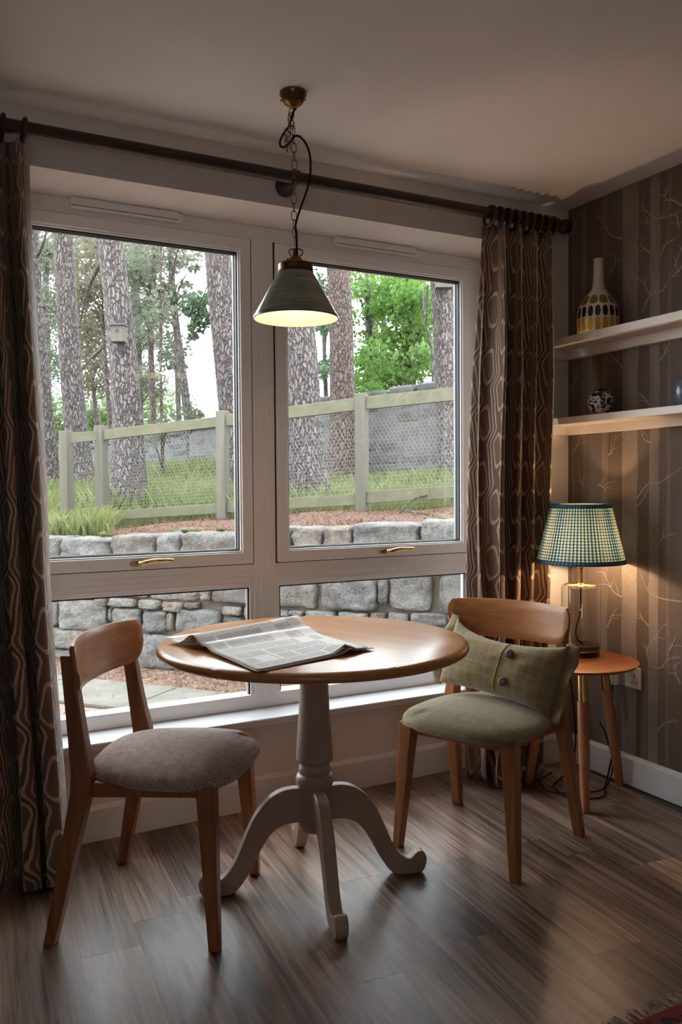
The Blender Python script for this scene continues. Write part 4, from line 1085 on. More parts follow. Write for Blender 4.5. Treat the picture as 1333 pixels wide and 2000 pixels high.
def terr_mat():
    t = M('terrace_soil', (120, 112, 78), .95); v = t.coord('Object'); n = t.noise(v, 50, 5, .7); n2 = t.noise(v, 1.6, 3)
    c1 = t.ramp(n, [(.3, (112, 74, 58)), (.5, (168, 122, 100)), (.72, (204, 166, 144))]); c2 = t.ramp(n, [(.3, (84, 100, 52)), (.55, (128, 146, 84)), (.75, (164, 176, 118))])
    at_ = t.N('ShaderNodeAttribute', attribute_name='grass'); g = V(t.nt, at_.outputs['Fac'])
    t.color(t.mix((g+(n2-.5)*.5).f('SMOOTH_MIN', 1.) if False else (g+(n2-.5)*.4).gt(.5), c1, c2)); t.bump(n, 1., .02); return t.m
def fence_w(px):
    """depth of the fence line at a pixel column"""
    xs = [p[0] for p in POST]; ds = [p[3] for p in POST]
    return float(np.interp(px, xs, ds))
def is_grass(p):
    px, py, d = proj(p)
    if px < 215: return 1.
    return 1. if d > fence_w(px)+.12 else 0.
ws = list(np.linspace(.25, 6, 34))+list(np.linspace(6.4, 16, 24))+list(np.linspace(17.5, 60, 18))
G, gr = [], []
for w in ws:
    um = (3.0+.6285*w)/.7778; u0 = -(7+1.2*w); row = []
    for i in range(60):
        u = u0+(um-u0)*i/59; p = B0+DW*u+NW*w; z = terr(p[0], p[1])+.03*mnoise.noise((p[0]*1.3, p[1]*1.3, 0)); q = (float(p[0]), float(p[1]), z); row.append(q); gr.append(is_grass(q))
    G.append(row)
tb_ = MB().grid(G); te = tb_.build('ground_terrace', terr_mat(), smooth=True); struct(te, 'sloping terrace of grass and fallen pine needles')
atr = te.data.attributes.new('grass', 'FLOAT', 'POINT'); atr.data.foreach_set('value', gr)
def tz(x, y): return terr(x, y)+.03*mnoise.noise((x*1.3, y*1.3, 0))

# grass blades and needles
R = rng(31)
def scatter(n, wlo, whi, test):
    out = []
    while n > 0:
        n -= 1; w = wlo+(whi-wlo)*R.random()**1.3; um = min((2.5+.6285*w)/.7778, 5.0+.5*w); u = -(4.0+.6*w)+(um+4.0+.6*w)*R.random(); p = B0+DW*u+NW*w
        q = (float(p[0]), float(p[1]), 0.); px, py, d = proj((q[0], q[1], .9))
        if not (-420 < px < 1000): continue
        if test(px, d): out.append((q[0], q[1], tz(q[0], q[1]), px, d))
    return out
b = MB()
for x, y, z, px, d in scatter(84000, .3, 11, lambda px, d: px < 205+R.gauss(0, 12) or d > fence_w(px)+.25+R.gauss(0, .08)):
    h = R.uniform(.07, .22)*(1.25 if px < 500 else .8); a = R.random()*2*PI; l = R.gauss(0, .35)*h; k = R.random()*2*PI; wd = R.uniform(.004, .008)*(d/8)
    dx, dy = math.cos(a)*wd, math.sin(a)*wd; b.add([(x-dx, y-dy, z-.01), (x+dx, y+dy, z-.01), (x+dx*.6+math.cos(k)*l*.4, y+dy*.6+math.sin(k)*l*.4, z+h*.6), (x+math.cos(k)*l, y+math.sin(k)*l, z+h)], [(0, 1, 2), (0, 2, 3)])
def leafmat(name, a, b_, c_, tr=.4, sc_=2.):
    t = M(name); v = t.coord('Object'); n = t.noise(v, sc_, 3); n2 = t.noise(v, 40, 2); c = t.ramp(n*.5+n2*.5, [(.34, a), (.5, b_), (.66, c_)])
    t.nt.nodes.remove(t.b); df = t.N('ShaderNodeBsdfDiffuse'); tl = t.N('ShaderNodeBsdfTranslucent'); mx = t.N('ShaderNodeMixShader'); mx.inputs[0].default_value = tr
    t.L(c, df.inputs[0]); t.L(c, tl.inputs[0]); t.L(df.outputs[0], mx.inputs[1]); t.L(tl.outputs[0], mx.inputs[2]); t.L(mx.outputs[0], t.out.inputs[0]); return t.m
ALB = .36
m_grass = leafmat('meadow_grass', (128, 138, 84), (164, 172, 114), (200, 204, 152))
ALB = .27
tag(b.build('grass', m_grass, fix=False), 'tall pale green grass around the pine trunks behind the fence', 'grass', kind='stuff')
b = MB()
def needles(pts, lo, hi):
    for x, y, z, px, d in pts:
        L_ = R.uniform(lo, hi); a = R.random()*2*PI; t_ = R.gauss(0, .25); w = R.uniform(.0015, .004); dx, dy = math.cos(a)*L_, math.sin(a)*L_
        b.add([(x-dy/L_*w, y+dx/L_*w, z+.004), (x+dy/L_*w, y-dx/L_*w, z+.004), (x+dx, y+dy, z+.006+abs(t_)*L_)], [(0, 1, 2)])
needles(scatter(42000, .12, 3.4, lambda px, d: px > 190 and d < fence_w(px)+.25), .03, .09)
m_needle = leafmat('fallen_needles', (112, 70, 52), (168, 116, 90), (212, 166, 138), .1, 6.)
tag(b.build('needle_litter', m_needle, fix=False), 'fallen brown pine needles between the fence and the wall', 'pine needles', kind='stuff')
b = MB(); pts = []
for _ in range(14000):
    u = R.uniform(-1.6, 2.8); w = R.choice((R.uniform(-.54, .0), R.uniform(-2.2, -1.06), R.uniform(-.54, .0))); p = B0+DW*u+NW*w
    if p[1] > .5: pts.append((float(p[0]), float(p[1]), GZ, 0, 0))
for _ in range(260):
    u = R.uniform(-1.6, 2.4); w = R.uniform(-1.1, -.5); p = B0+DW*u+NW*w; pts.append((float(p[0]), float(p[1]), GZ+.026, 0, 0))
needles(pts, .015, .05); tag(b.build('needle_litter', m_needle, fix=False), 'fallen brown needles scattered beside the paving slabs', 'pine needles', kind='stuff')
m_moss = plain('green_moss', (112, 108, 52), .95, var=.3, scale=40, bump=1., bscale=120)
for k, (px, py, s_) in enumerate(((372, 1036, .085), (428, 1030, .035), (330, 1042, .03), (198, 1046, .035), (870, 1012, .06))):
    u, z = wall_uz(px, py, .1); z = ztop(u); mb = rock(-s_, s_, -.018, .022, -s_*.6, s_*.6, k*3.3, lambda a, w, c: (a, w, c), 2.2, 5, .25)
    o = mb.build('moss_tuft', m_moss, smooth=True); o.location = wl(u, .12, z+.012); o.rotation_euler = (0, 0, math.atan2(DW[1], DW[0]))
    tag(o, ['largest yellow-green moss cushion on top of the retaining wall', 'small moss cushion right of the large one on the wall', 'small moss cushion left of the large one on the wall', 'small moss cushion on the wall near the fence posts', 'moss cushion on the wall head at the right window edge'][k], 'moss', 'moss cushions on the retaining wall')

# ------------------------------------------------------------------ fence
ALB = .175
m_fence = wood('weathered_green_timber', (148, 140, 120), (186, 177, 156), 'Z', .85, .6)
m_rail = wood('weathered_green_rail', (154, 148, 112), (190, 184, 148), 'X', .85, .6)
ALB = .27
fp = [at(px, pb, d) for px, pt_, pb, d in POST]
fe = thing('garden_fence', 'weathered post and rail fence with chicken wire along the terrace', 'fence', tuple(fp[2]))
yaw_f = math.atan2(fp[3][1]-fp[2][1], fp[3][0]-fp[2][0]); fd = np.array([math.cos(yaw_f), math.sin(yaw_f)]); fn = np.array([-fd[1], fd[0]])
if fn @ (fp[2][:2]-CAM[:2]) < 0: fn = -fn
def obox(b, c, d, n, hl, hw, z0, z1, z0b=None, z1b=None):
    """box along d from c-hl to c+hl"""
    z0b = z0 if z0b is None else z0b; z1b = z1 if z1b is None else z1b
    P = lambda s_, t_: c[:2]+d*s_*hl+n*t_*hw
    q = [P(-1, -1), P(1, -1), P(1, 1), P(-1, 1)]; za = [z0, z0b, z0b, z0]; zz = [z1, z1b, z1b, z1]
    return b.hexa([(float(p[0]), float(p[1]), a) for p, a in zip(q, za)], [(float(p[0]), float(p[1]), a) for p, a in zip(q, zz)])
for (px, pt_, pb, d), p in zip(POST, fp):
    ztp = float(at(px, pt_, d)[2]); obox(MB(), p, fd, fn, .048, .048, float(p[2])-.15, ztp).build('post', m_fence, fe, bevel=.005, world=True)
# rails (px,py top, py bottom) at both ends
def rail(i, j, ta, ba_, tb__, bb):
    A, B_ = POST[i], POST[j]; da, db = A[3]+.0, B_[3]+.0
    pa, pb_ = fp[i][:2], fp[j][:2]; dd = pb_-pa; L_ = np.linalg.norm(dd); dd = dd/L_; nn = np.array([-dd[1], dd[0]]); nn = nn if nn @ (pa-CAM[:2]) > 0 else -nn
    c = (pa+pb_)/2
    b = MB(); obox(b, c, dd, nn, L_/2-.045, .022, float(at(A[0], ba_, da)[2]), float(at(A[0], ta, da)[2]), float(at(B_[0], bb, db)[2]), float(at(B_[0], tb__, db)[2])); o = b.build('rail', m_rail, fe, bevel=.004, world=True); return o
rail(0, 1, 846, 866, 842, 861); rail(1, 2, 840, 860, 814, 834); rail(2, 3, 811, 833, 777, 802); rail(3, 4, 776, 801, 745, 771)
rail(0, 1, 1001, 1019, 999, 1016); rail(1, 2, 999, 1016, 983, 1003); rail(2, 3, 981, 1001, 965, 986); rail(3, 4, 960, 983, 940, 966)
# hexagonal chicken wire between the rails
b = MB(); hx = .042
for i, j in ((0, 1), (1, 2), (2, 3), (3, 4)):
    pa, pb_ = fp[i], fp[j]; L_ = np.linalg.norm(pb_[:2]-pa[:2]); dd = (pb_[:2]-pa[:2])/L_; ta = float(at(POST[i][0], POST[i][1]+20, POST[i][3])[2]); tbz = float(at(POST[j][0], POST[j][1]+20, POST[j][3])[2])
    nn = np.array([-dd[1], dd[0]]); nn = nn if nn @ (pa[:2]-CAM[:2]) > 0 else -nn
    def wp(s_, v): q = pa[:2]+dd*s_+nn*.026; zlo = pa[2]+(pb_[2]-pa[2])*s_/L_; return (float(q[0]), float(q[1]), float(zlo+v))
    rows = int(.86/(hx*.75*1.0))
    nx = int(L_/(hx*.866))
    for r_ in range(rows):
        for c in range(nx):
            s0 = (c+.5*(r_ % 2))*hx*.866+.05; v0 = .02+r_*hx*.75
            if s0 > L_-.06: continue
            a_ = wp(s0, v0+hx*.25); e = wp(s0, v0+hx*.75-.0)
            for p, q in ((wp(s0, v0), wp(s0, v0+hx*.5)), (wp(s0, v0+hx*.5), wp(s0+hx*.433, v0+hx*.75)), (wp(s0, v0+hx*.5), wp(s0-hx*.433, v0+hx*.75))): b.tube([p, q], .0016, 3, caps=False)
tag(b.build('chicken_wire', plain('galvanised_wire', (150, 150, 146), .4, .6), fe, world=True, fix=False), kind='stuff')

# ------------------------------------------------------------------ boundary wall behind the trees
wA = at(990, 900, 11.0)[:2]; wB = at(60, 900, 20.5)[:2]; LW = float(np.linalg.norm(wB-wA)); dW2 = (wB-wA)/LW; nW2 = np.array([dW2[1], -dW2[0]]); nW2 = nW2 if nW2 @ (wA-CAM[:2]) > 0 else -nW2
def w2(u, w, z): p = wA+dW2*u+nW2*w; return (float(p[0]), float(p[1]), float(z))
def w2z(u):
    p = wA+dW2*u; px, _, d = proj((p[0], p[1], 1.2)); pt_ = np.interp(px, [60, 170, 285, 430, 600, 740, 860, 990], [872, 866, 848, 815, 778, 762, 740, 715]); pb = np.interp(px, [60, 300, 600, 890], [925, 930, 936, 944]); return float(at(px, pb, d)[2])-.15, float(at(px, pt_, d)[2])
bw = thing('boundary_wall', 'old stone boundary wall rising behind the pine trunks', 'wall', w2(LW/2, 0, w2z(LW/2)[0]))
U = np.linspace(-1, LW+14, 60); b = MB(); b.grid([[w2(u, 0, w2z(u)[0]-.5) for u in U], [w2(u, 0, w2z(u)[1]-.12) for u in U], [w2(u, .45, w2z(u)[1]-.12) for u in U], [w2(u, .45, w2z(u)[0]-.5) for u in U]]); b.build('render_core', m_mortf, bw, world=True)
R = rng(8); u = -.8
while u < LW+12:
    ww = R.uniform(.45, .9)*(1+u/LW*.8); z0, z1 = w2z(u+ww/2); rock(u+.01, u+ww-.01, z1-.14-R.random()*.04, z1+R.uniform(-.02, .03), -.05, .5, R.random()*40, w2, 7., 4, .06).build('coping_stone', m_granf, bw, world=True, auto=40); u += ww
nst = 0; z0r = 0.
for r_ in range(7):
    u = -.8+R.random()*.3
    while u < LW*.72 and nst < 230:
        ww = R.uniform(.22, .55); z0, z1 = w2z(u+ww/2); hh = (z1-.15-z0)/7; za = z0+r_*hh
        if (r_ < 3 or R.random() < .55): rock(u+.015, u+ww-.015, za+.012, za+hh*R.uniform(.8, 1.0)-.006, -.006-R.random()*(.045 if r_ < 2 else .008), .12, R.random()*40, w2, 6., 6, .09, .8).build('stone', m_granf, bw, world=True, auto=45); nst += 1
        u += ww

# ------------------------------------------------------------------ trees
def bark(name, dark, mid, light, sc_=1.):
    t = M(name, mid, .9); v0 = t.coord('Object', (1, 1, 1))
    wob = t.N('ShaderNodeTexNoise'); t.L(v0, wob.inputs['Vector']); wob.inputs['Scale'].default_value = 9*sc_; wob.inputs['Detail'].default_value = 4
    ad = t.N('ShaderNodeVectorMath', operation='MULTIPLY_ADD'); t.L(wob.outputs['Color'], ad.inputs[0]); ad.inputs[1].default_value = (.11, .11, .11); t.L(v0, ad.inputs[2])
    mp = t.N('ShaderNodeMapping'); t.L(ad.outputs[0], mp.inputs[0]); mp.inputs['Scale'].default_value = (33*sc_, 33*sc_, 7.5*sc_)
    vo = t.voro(mp.outputs[0], 1., 'DISTANCE_TO_EDGE'); e = V(t.nt, vo.outputs['Distance'])
    n2 = t.noise(t.coord('Object', (52*sc_, 52*sc_, 11*sc_)), 1., 6, .7, .4); n4 = t.noise(t.coord('Object', (10, 10, 3)), 1.2, 4, .6)
    crack = (e*4.5).f('MINIMUM', 1.)
    c = t.ramp(crack*.35+n2*.5+n4*.2, [(.40, dark), (.56, mid), (.74, light)])
    n3 = t.noise(t.coord('Object', (1.2, 1.2, .5)), 1.5, 3); c = t.mix(n3.gt(.56)*.3, c, tuple(min(255, x*1.1) for x in (mid[0], mid[1]*.94, mid[2]*.92)))
    t.color(c); t.bump(crack*.7+n2*.8, 1., .03*sc_**-.5); return t.m
m_bark = bark('pine_bark', (70, 54, 50), (148, 129, 123), (194, 178, 174)); m_bark2 = bark('ruddy_pine_bark', (78, 52, 44), (152, 120, 108), (196, 166, 156)); m_barkg = bark('smooth_green_bark', (96, 98, 74), (140, 140, 112), (172, 172, 148), .7)
def trunk_mesh(P, d, top, ns=40, dz=.06, flare=True, seed=0, rough=1.):
    pts = []
    for px, py, w in P: q = at(px, py, d); pts.append((q[0], q[1], q[2], w/2*d/F))
    pts = pts[::-1]                                    # from the foot upwards
    pts = [(pts[0][0], pts[0][1], pts[0][2]-.45, pts[0][3]*1.12)]+pts
    a, c = pts[-2], pts[-1]; sl = (np.array(c[:2])-np.array(a[:2]))/(c[2]-a[2])*.6
    if top > c[2]+.5:
        for k in (.35, .7, 1.): z = c[2]+(top-c[2])*k; pts.append((c[0]+sl[0]*(z-c[2]), c[1]+sl[1]*(z-c[2]), z, c[3]*(1-.6*k)))
    zs = [p[2] for p in pts]; n = max(12, int((zs[-1]-zs[0])/dz)); b = MB(); G = []
    for i in range(n+1):
        z = zs[0]+(zs[-1]-zs[0])*i/n; x, y, r = (float(np.interp(z, zs, [p[k] for p in pts])) for k in (0, 1, 3)); row = []
        for k in range(ns+1):
            a = 2*PI*(k % ns)/ns; ca, sa = math.cos(a), math.sin(a)
            q = r*(1+rough*(.05*mnoise.noise((ca*1.5+seed, sa*1.5, z*.8))+.045*mnoise.noise((ca*5+seed, sa*5, z*2.2))+.03*mnoise.noise((ca*12, sa*12+seed, z*7)))); row.append((x+q*ca, y+q*sa, z))
        G.append(row)
    b.grid(G); return b, pts
class Leaves:
    def __init__(s): s.v, s.f = [], []
    def blob(s, c, rad, n, size, R_, flat=.7, long=1.):
        for _ in range(n):
            while True:
                p = (R_.uniform(-1, 1), R_.uniform(-1, 1), R_.uniform(-1, 1)); 
                if p[0]**2+p[1]**2+p[2]**2 < 1: break
            o = Vector((c[0]+p[0]*rad, c[1]+p[1]*rad, c[2]+p[2]*rad*flat)); a = Vector((R_.gauss(0, 1), R_.gauss(0, 1), R_.gauss(0, .7))); a.normalize(); e = a.orthogonal(); e.rotate(__import__('mathutils').Quaternion(a, R_.random()*6.28))
            sz = size*R_.uniform(.6, 1.3); a *= sz*long; e = e*(sz*.42); k = len(s.v); s.v += [tuple(o-a*.5), tuple(o+e), tuple(o+a*.5), tuple(o-e)]; s.f.append((k, k+1, k+2, k+3))
    def build(s, name, mat, parent):
        b = MB(); b.v, b.f = s.v, s.f; o = b.build(name, mat, parent, world=True, fix=False); o['kind'] = 'stuff'; return o
ALB = .42
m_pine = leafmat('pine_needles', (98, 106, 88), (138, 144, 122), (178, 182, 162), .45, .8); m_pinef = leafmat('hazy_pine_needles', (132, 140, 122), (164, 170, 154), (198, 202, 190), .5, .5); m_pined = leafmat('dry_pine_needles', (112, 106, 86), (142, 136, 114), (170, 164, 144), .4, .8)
m_leafg = leafmat('fresh_green_leaves', (92, 134, 60), (134, 176, 92), (182, 210, 138), .55, .9); m_leafp = leafmat('pale_spring_leaves', (132, 158, 104), (166, 190, 134), (204, 218, 174), .55, .7); m_leafd = leafmat('holly_green_leaves', (84, 108, 84), (116, 140, 110), (150, 172, 138), .4, 1.)
ALB = .27
labels = {'A': 'tall pine trunk beside the left curtain edge, leaning left', 'B': 'straight grey pine trunk left of the bird-box tree', 'C': 'tall pine trunk carrying the wooden bird box', 'D': 'thick pine trunk behind the fence by the right edge of the left sash',
          'E': 'thickest pine trunk, directly behind the hanging lamp', 'F': 'slender ruddy pine trunk right of the thickest one', 'G': 'pine trunk carrying a nest box at the far right window edge'}
TREES['H'] = ([(-75, 460, 44), (-70, 700, 47), (-66, 880, 52), (-64, 965, 66)], 11.2); TREES['I'] = ([(-260, 460, 40), (-250, 700, 43), (-246, 880, 46), (-244, 955, 58)], 13.5)
labels['H'] = 'pine trunk hidden behind the left curtain'; labels['I'] = 'pine trunk far beyond the left curtain'
R = rng(77)
for k, (nm, (P, d)) in enumerate(TREES.items()):
    base = at(P[-1][0], P[-1][1], d); t = thing('pine_tree', labels[nm], 'tree', tuple(base), group='near pine trees behind the fence')
    b, pts = trunk_mesh(P, d, 9.5, seed=k*5.3, ns=44); b.build('trunk', m_bark2 if nm in 'F' else m_bark, t, smooth=True, world=True)
    lv = Leaves(); top = pts[-1]
    for q in range(4): lv.blob((top[0]+R.uniform(-1.2, 1.2), top[1]+R.uniform(-1.2, 1.2), top[2]-R.uniform(0, 1.4)), .7, 130, .12, R)
    lv.build('crown', m_pine, t)
# dead or living side branches
def limb(parent, pts, r, mat, name='branch'):
    P = smooth_pts([at(px, py, d) for px, py, d in pts], 5); n = len(P); return MB().tube(P, [r*(1-.75*i/(n-1)) for i in range(n)], 7).build(name, mat, parent, smooth=True, world=True)
roots = {o['label']: o for o in bpy.data.objects if o.get('label') in labels.values()}
tr = {k: roots[v] for k, v in labels.items()}
limb(tr['A'], [(72, 500, 12.8), (82, 482, 12.6), (92, 450, 12.4)], .035, m_bark2); limb(tr['B'], [(140, 660, 12), (100, 602, 12.1), (70, 600, 12.2)], .03, m_bark2)
limb(tr['C'], [(205, 500, 9.6), (180, 545, 9.9), (165, 590, 10.2), (155, 640, 10.4)], .035, m_bark2); limb(tr['C'], [(200, 680, 9.6), (178, 700, 9.9), (160, 722, 10.2)], .02, m_bark2)
limb(tr['D'], [(405, 560, 10), (380, 620, 10.4), (370, 680, 10.6)], .008, m_bark2); limb(tr['E'], [(612, 545, 8.9), (628, 558, 9.2), (645, 566, 9.6)], .03, m_bark)
lv = Leaves()
for px, py, rd, n in ((392, 590, .35, 240), (372, 604, .28, 170), (398, 622, .30, 220), (384, 640, .22, 130), (376, 658, .15, 60)): lv.blob(at(px, py, 10.6), rd*.55, n, .055, R)
lv.build('leafy_sprays', m_leafd, tr['D'])

# slender trees further back
BG = [  # label, trunk (px,py,w), depth, bark, foliage list (px,py,spread px,clusters,radius m,leaves), leaf material
    ('forked slender pine with bare ruddy stem left of the sky gap', [(307, 470, 13), (292, 610, 12), (296, 720, 12), (301, 830, 13), (304, 925, 15)], 17.0, m_bark2, [(285, 520, 45, 12, .55, 260), (300, 620, 30, 9, .5, 220), (262, 560, 25, 6, .5, 240)], m_pine),
    ('leaning grey pine in front of the pale sky gap', [(333, 470, 11), (337, 560, 13), (346, 650, 15), (358, 740, 17), (368, 818, 18), (376, 920, 20)], 16.0, m_bark, [(330, 590, 22, 6, .35, 200), (350, 500, 25, 5, .35, 160), (386, 800, 18, 4, .22, 90), (372, 560, 20, 3, .2, 90)], m_pine),
    ('hair-thin young stem between the slender pines', [(315, 560, 4), (314, 700, 5), (316, 830, 6), (318, 930, 8)], 14.0, m_bark2, [(318, 600, 16, 4, .3, 130), (318, 850, 20, 4, .25, 70)], m_pine),
    ('mossy green stem just left of the leaning pine', [(343, 640, 8), (346, 720, 10), (350, 820, 11), (352, 920, 12)], 18.0, m_barkg, [(335, 690, 22, 6, .4, 220)], m_pine),
    ('ruddy sapling between the grey trunk and the bird-box tree', [(205, 690, 8), (210, 760, 9), (217, 840, 11), (222, 930, 12)], 18.0, m_bark2, [(178, 500, 28, 8, .6, 330), (165, 560, 25, 8, .6, 330)], m_pined),
    ('thin crooked sapling close behind the grey trunk', [(176, 720, 6), (185, 780, 9), (192, 850, 11), (196, 930, 12)], 20.0, m_bark2, [(175, 640, 28, 9, .7, 330), (185, 700, 25, 7, .7, 300), (170, 740, 20, 6, .6, 300)], m_pined),
    ('far misty pine filling the gap beside the left curtain', [(88, 470, 12), (92, 700, 14), (96, 920, 18)], 24.0, m_bark, [(80, 500, 24, 14, .9, 380), (90, 600, 26, 14, .9, 380), (95, 700, 20, 10, .8, 300), (170, 470, 22, 9, .8, 320)], m_pine),
    ('far pine with dense needles right of the bird box', [(268, 500, 10), (272, 700, 12), (276, 920, 16)], 23.0, m_bark, [(272, 480, 22, 9, .8, 330), (280, 660, 20, 8, .7, 300), (270, 740, 22, 8, .6, 260), (310, 740, 25, 6, .5, 200)], m_pine),
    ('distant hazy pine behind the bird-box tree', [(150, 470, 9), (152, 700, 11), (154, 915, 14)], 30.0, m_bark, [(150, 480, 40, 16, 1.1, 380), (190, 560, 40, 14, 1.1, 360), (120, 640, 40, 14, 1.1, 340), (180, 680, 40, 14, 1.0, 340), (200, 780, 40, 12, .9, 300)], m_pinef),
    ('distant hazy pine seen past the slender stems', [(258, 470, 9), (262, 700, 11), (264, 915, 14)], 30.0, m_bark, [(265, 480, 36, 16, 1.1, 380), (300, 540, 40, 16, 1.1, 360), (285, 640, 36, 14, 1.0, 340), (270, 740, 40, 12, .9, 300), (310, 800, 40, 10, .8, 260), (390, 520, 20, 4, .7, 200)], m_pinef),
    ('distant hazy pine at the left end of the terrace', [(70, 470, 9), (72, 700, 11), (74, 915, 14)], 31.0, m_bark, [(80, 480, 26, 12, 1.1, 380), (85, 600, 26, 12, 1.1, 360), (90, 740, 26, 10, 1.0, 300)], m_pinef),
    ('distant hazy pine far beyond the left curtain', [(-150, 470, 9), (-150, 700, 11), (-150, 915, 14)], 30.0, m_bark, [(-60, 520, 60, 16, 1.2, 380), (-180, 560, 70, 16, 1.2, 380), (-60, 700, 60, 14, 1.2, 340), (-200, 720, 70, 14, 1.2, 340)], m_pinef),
    ('young beech with pale green leaves at the left of the right sash', [(716, 500, 8), (718, 600, 11), (722, 700, 12), (724, 780, 13), (724, 930, 14)], 16.0, m_barkg, [(715, 560, 22, 9, .45, 170), (735, 600, 28, 8, .45, 160), (706, 640, 20, 5, .4, 120)], m_leafg),
    ('pale ruddy pine behind the young beech', [(724, 490, 14), (729, 600, 15), (736, 720, 16), (740, 930, 18)], 20.0, m_bark2, [(745, 530, 30, 8, .6, 180)], m_leafg),
    ('slim beech trunk in the middle of the right sash', [(745, 490, 8), (749, 580, 9), (751, 680, 10), (752, 930, 12)], 18.0, m_barkg, [(770, 560, 30, 10, .5, 200), (760, 660, 25, 8, .5, 200)], m_leafg),
    ('dense green beech crown against the boundary wall at the right', [(800, 520, 8), (806, 640, 10), (808, 760, 12), (810, 930, 14)], 15.5, m_barkg, [(810, 560, 30, 14, .5, 260), (800, 650, 36, 20, .5, 320), (770, 710, 40, 20, .5, 320), (830, 690, 26, 14, .5, 320), (720, 735, 30, 12, .45, 300), (820, 610, 26, 12, .5, 300)], m_leafg),
    ('curved pale sapling beside the nest-box trunk', [(822, 545, 5), (828, 600, 6), (836, 650, 6), (846, 690, 7), (850, 930, 9)], 13.0, m_barkg, [(826, 560, 14, 3, .25, 70)], m_leafg),
    ('small dark-leaved tree in the gap between the two right pines', [(634, 700, 8), (638, 790, 9), (640, 930, 12)], 15.0, m_barkg, [(632, 560, 14, 5, .35, 130), (635, 640, 14, 5, .35, 150), (630, 720, 14, 5, .35, 130)], m_leafd)]
for lab, P, d, mb, fol, lm in BG:
    base = at(P[-1][0], P[-1][1], d); t = thing('slender_tree', lab, 'tree', tuple(base), group='slender trees beyond the fence')
    b, pts = trunk_mesh(P, d, 8.5 if P[0][1] < 600 else pts[-1][2]*0+at(P[0][0], P[0][1], d)[2]+1.2, ns=12, dz=.2, seed=d, rough=1.); b.build('trunk', mb, t, smooth=True, world=True)
    lv = Leaves(); bb = MB()
    for fx, fy, sp, n, rd, nl_ in fol:
        for _ in range(n):
            px, py = fx+R.gauss(0, sp*.55), fy+R.gauss(0, sp*.75); dd = d+R.uniform(-1.2, 1.6); c = at(px, py, dd); lv.blob(c, rd*R.uniform(.5, 1.), int(nl_*(.40 if lm in (m_pine, m_pined, m_pinef) else .36)), (.062 if lm in (m_pine, m_pined, m_pinef) else .075), R, .6, 1.7 if lm in (m_pine, m_pined, m_pinef) else 1.1)
            # twig from the trunk to the cluster
            zs = [p[2] for p in pts]; z = min(max(c[2]-.4, zs[0]), zs[-1]); o_ = Vector((float(np.interp(z, zs, [p[0] for p in pts])), float(np.interp(z, zs, [p[1] for p in pts])), z)); cv = Vector(c); mid = (o_+cv)/2+Vector((0, 0, .15)); bb.tube(smooth_pts([o_, mid, cv], 4), [.022, .02, .018, .016, .014, .012, .01, .008, .006], 4)
    lv.build('foliage', lm, t); o = bb.build('branches', m_bark2 if lm in (m_pine, m_pined, m_pinef) else m_barkg, t, world=True, fix=False); o['kind'] = 'stuff'
# light green undergrowth low behind the trunks
for k, (px, py, d, n, rd, lab) in enumerate(((95, 835, 27, 22, .8, 'pale green bushes low behind the leftmost trunk'), (195, 840, 27, 26, .8, 'pale green bushes low behind the bird-box tree'), (310, 845, 28, 22, .7, 'pale green bushes below the slender pines'))):
    c = at(px, 915, d); t = thing('bush', lab, 'bush', tuple(c), group='far pale bushes'); lv = Leaves()
    for _ in range(n): lv.blob(at(px+R.gauss(0, 34), py+R.gauss(0, 36), d+R.uniform(-1, 1)), rd, 120, .12, R)
    lv.build('foliage', m_leafp, t); q = Vector(c); bb = MB()
    for _ in range(5): bb.tube([q+Vector((R.uniform(-.3, .3), R.uniform(-.3, .3), -.5)), q+Vector((R.uniform(-1.2, 1.2), R.uniform(-1.2, 1.2), 1.2))], [.04, .012], 6)
    bb.build('stems', m_barkg, t, world=True, fix=False)

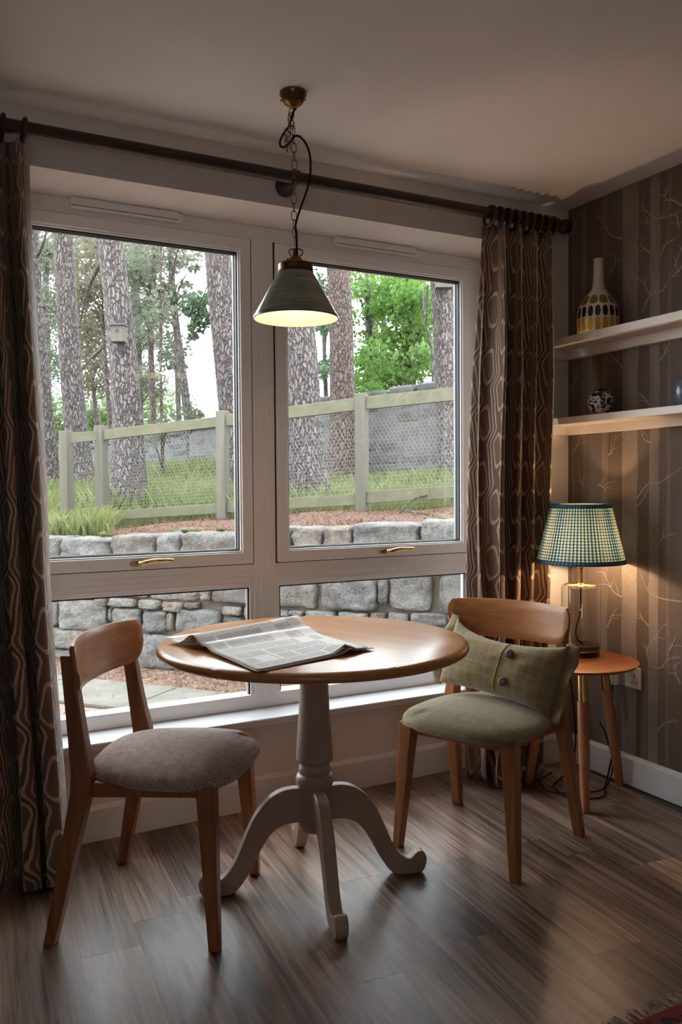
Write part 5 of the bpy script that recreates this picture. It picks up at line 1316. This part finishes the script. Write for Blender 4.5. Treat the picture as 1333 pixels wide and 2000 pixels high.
# ------------------------------------------------------------------ bird boxes
ALB = .2
m_box = wood('weathered_box_timber', (128, 116, 104), (170, 158, 146), 'Z', .85, .8); m_boxd = wood('dark_backboard', (78, 76, 78), (108, 106, 108), 'Z', .85, .8)
view = -fw.copy(); view[2] = 0; view /= np.linalg.norm(view); side = np.array([-view[1], view[0], 0]); side = side if side @ RT > 0 else -side
def bird_box(lab, px, py0, py1, wpx, d, back0, back1, hole):
    s_ = d/F; c = at(px, py1, d); t = thing('bird_box', lab, 'bird box', tuple(c)); rz = math.atan2(side[1], side[0]); t.rotation_euler = (0, 0, rz)   # local x = to the right, -y = to the viewer
    hw = wpx/2*s_; hh = (py1-py0)*s_
    b = MB().box((-hw*.55, .0, -(back1-py1)*s_), (hw*.55, .02, (py1-back0)*s_)); b.build('backboard', m_boxd, t, bevel=.002)
    MB().box((-hw, -.14, 0), (hw, -.001, hh*.92)).build('body', m_box, t, bevel=.003)
    MB().hexa([(-hw*1.15, -.17, hh*.92), (hw*1.15, -.17, hh*.92), (hw*1.15, .0, hh*.97), (-hw*1.15, .0, hh*.97)], [(-hw*1.15, -.17, hh), (hw*1.15, -.17, hh), (hw*1.15, .0, hh*1.05), (-hw*1.15, .0, hh*1.05)]).build('roof', m_box, t, bevel=.003)
    if hole:
        b = MB(); base = MB().lathe([(0, 0), (.020, 0), (.020, .004), (0, .004)], n=20); b.add([(x, -.1405-z, hh*.62+y) for x, y, z in base.v], base.f); b.build('entrance_hole', m_gasket, t)
    for zz in (-(back1-py1)*s_*.6, (py1-back0)*s_*.96): b = MB(); base = MB().lathe([(0, 0), (.005, 0), (.005, .003), (0, .003)], n=10); b.add([(x, -.001-z, zz+y) for x, y, z in base.v], base.f); b.build('nail', m_granf, t)
bird_box('weathered wooden bird box with round hole on the left pine', 236, 638, 671, 26, 9.3-.24, 623, 686, True)
bird_box('nest box seen from below on the right pine', 866, 520, 566, 32, 10.6-.23, 505, 574, False)
# fallen sticks by the fence
for lab, P, r in (('curved fallen branch lying on needles right of the fence post', [(782, 1003, 6.9), (800, 980, 6.95), (830, 968, 7.0), (862, 966, 7.05), (905, 978, 7.0)], .010), ('short straight twig below the curved branch', [(790, 998, 6.7), (812, 1001, 6.6), (836, 1004, 6.5)], .007)):
    pts = [];
    for px, py, d in P:
        q = at(px, py, d); pts.append((q[0], q[1], max(q[2], tz(q[0], q[1])+r*.6)))
    o = MB().tube(smooth_pts([tuple(np.array(p)-np.array(pts[0])) for p in pts], 5), r, 7).build('fallen_branch', m_barkg, smooth=True); o.location = pts[0]; tag(o, lab, 'branch')
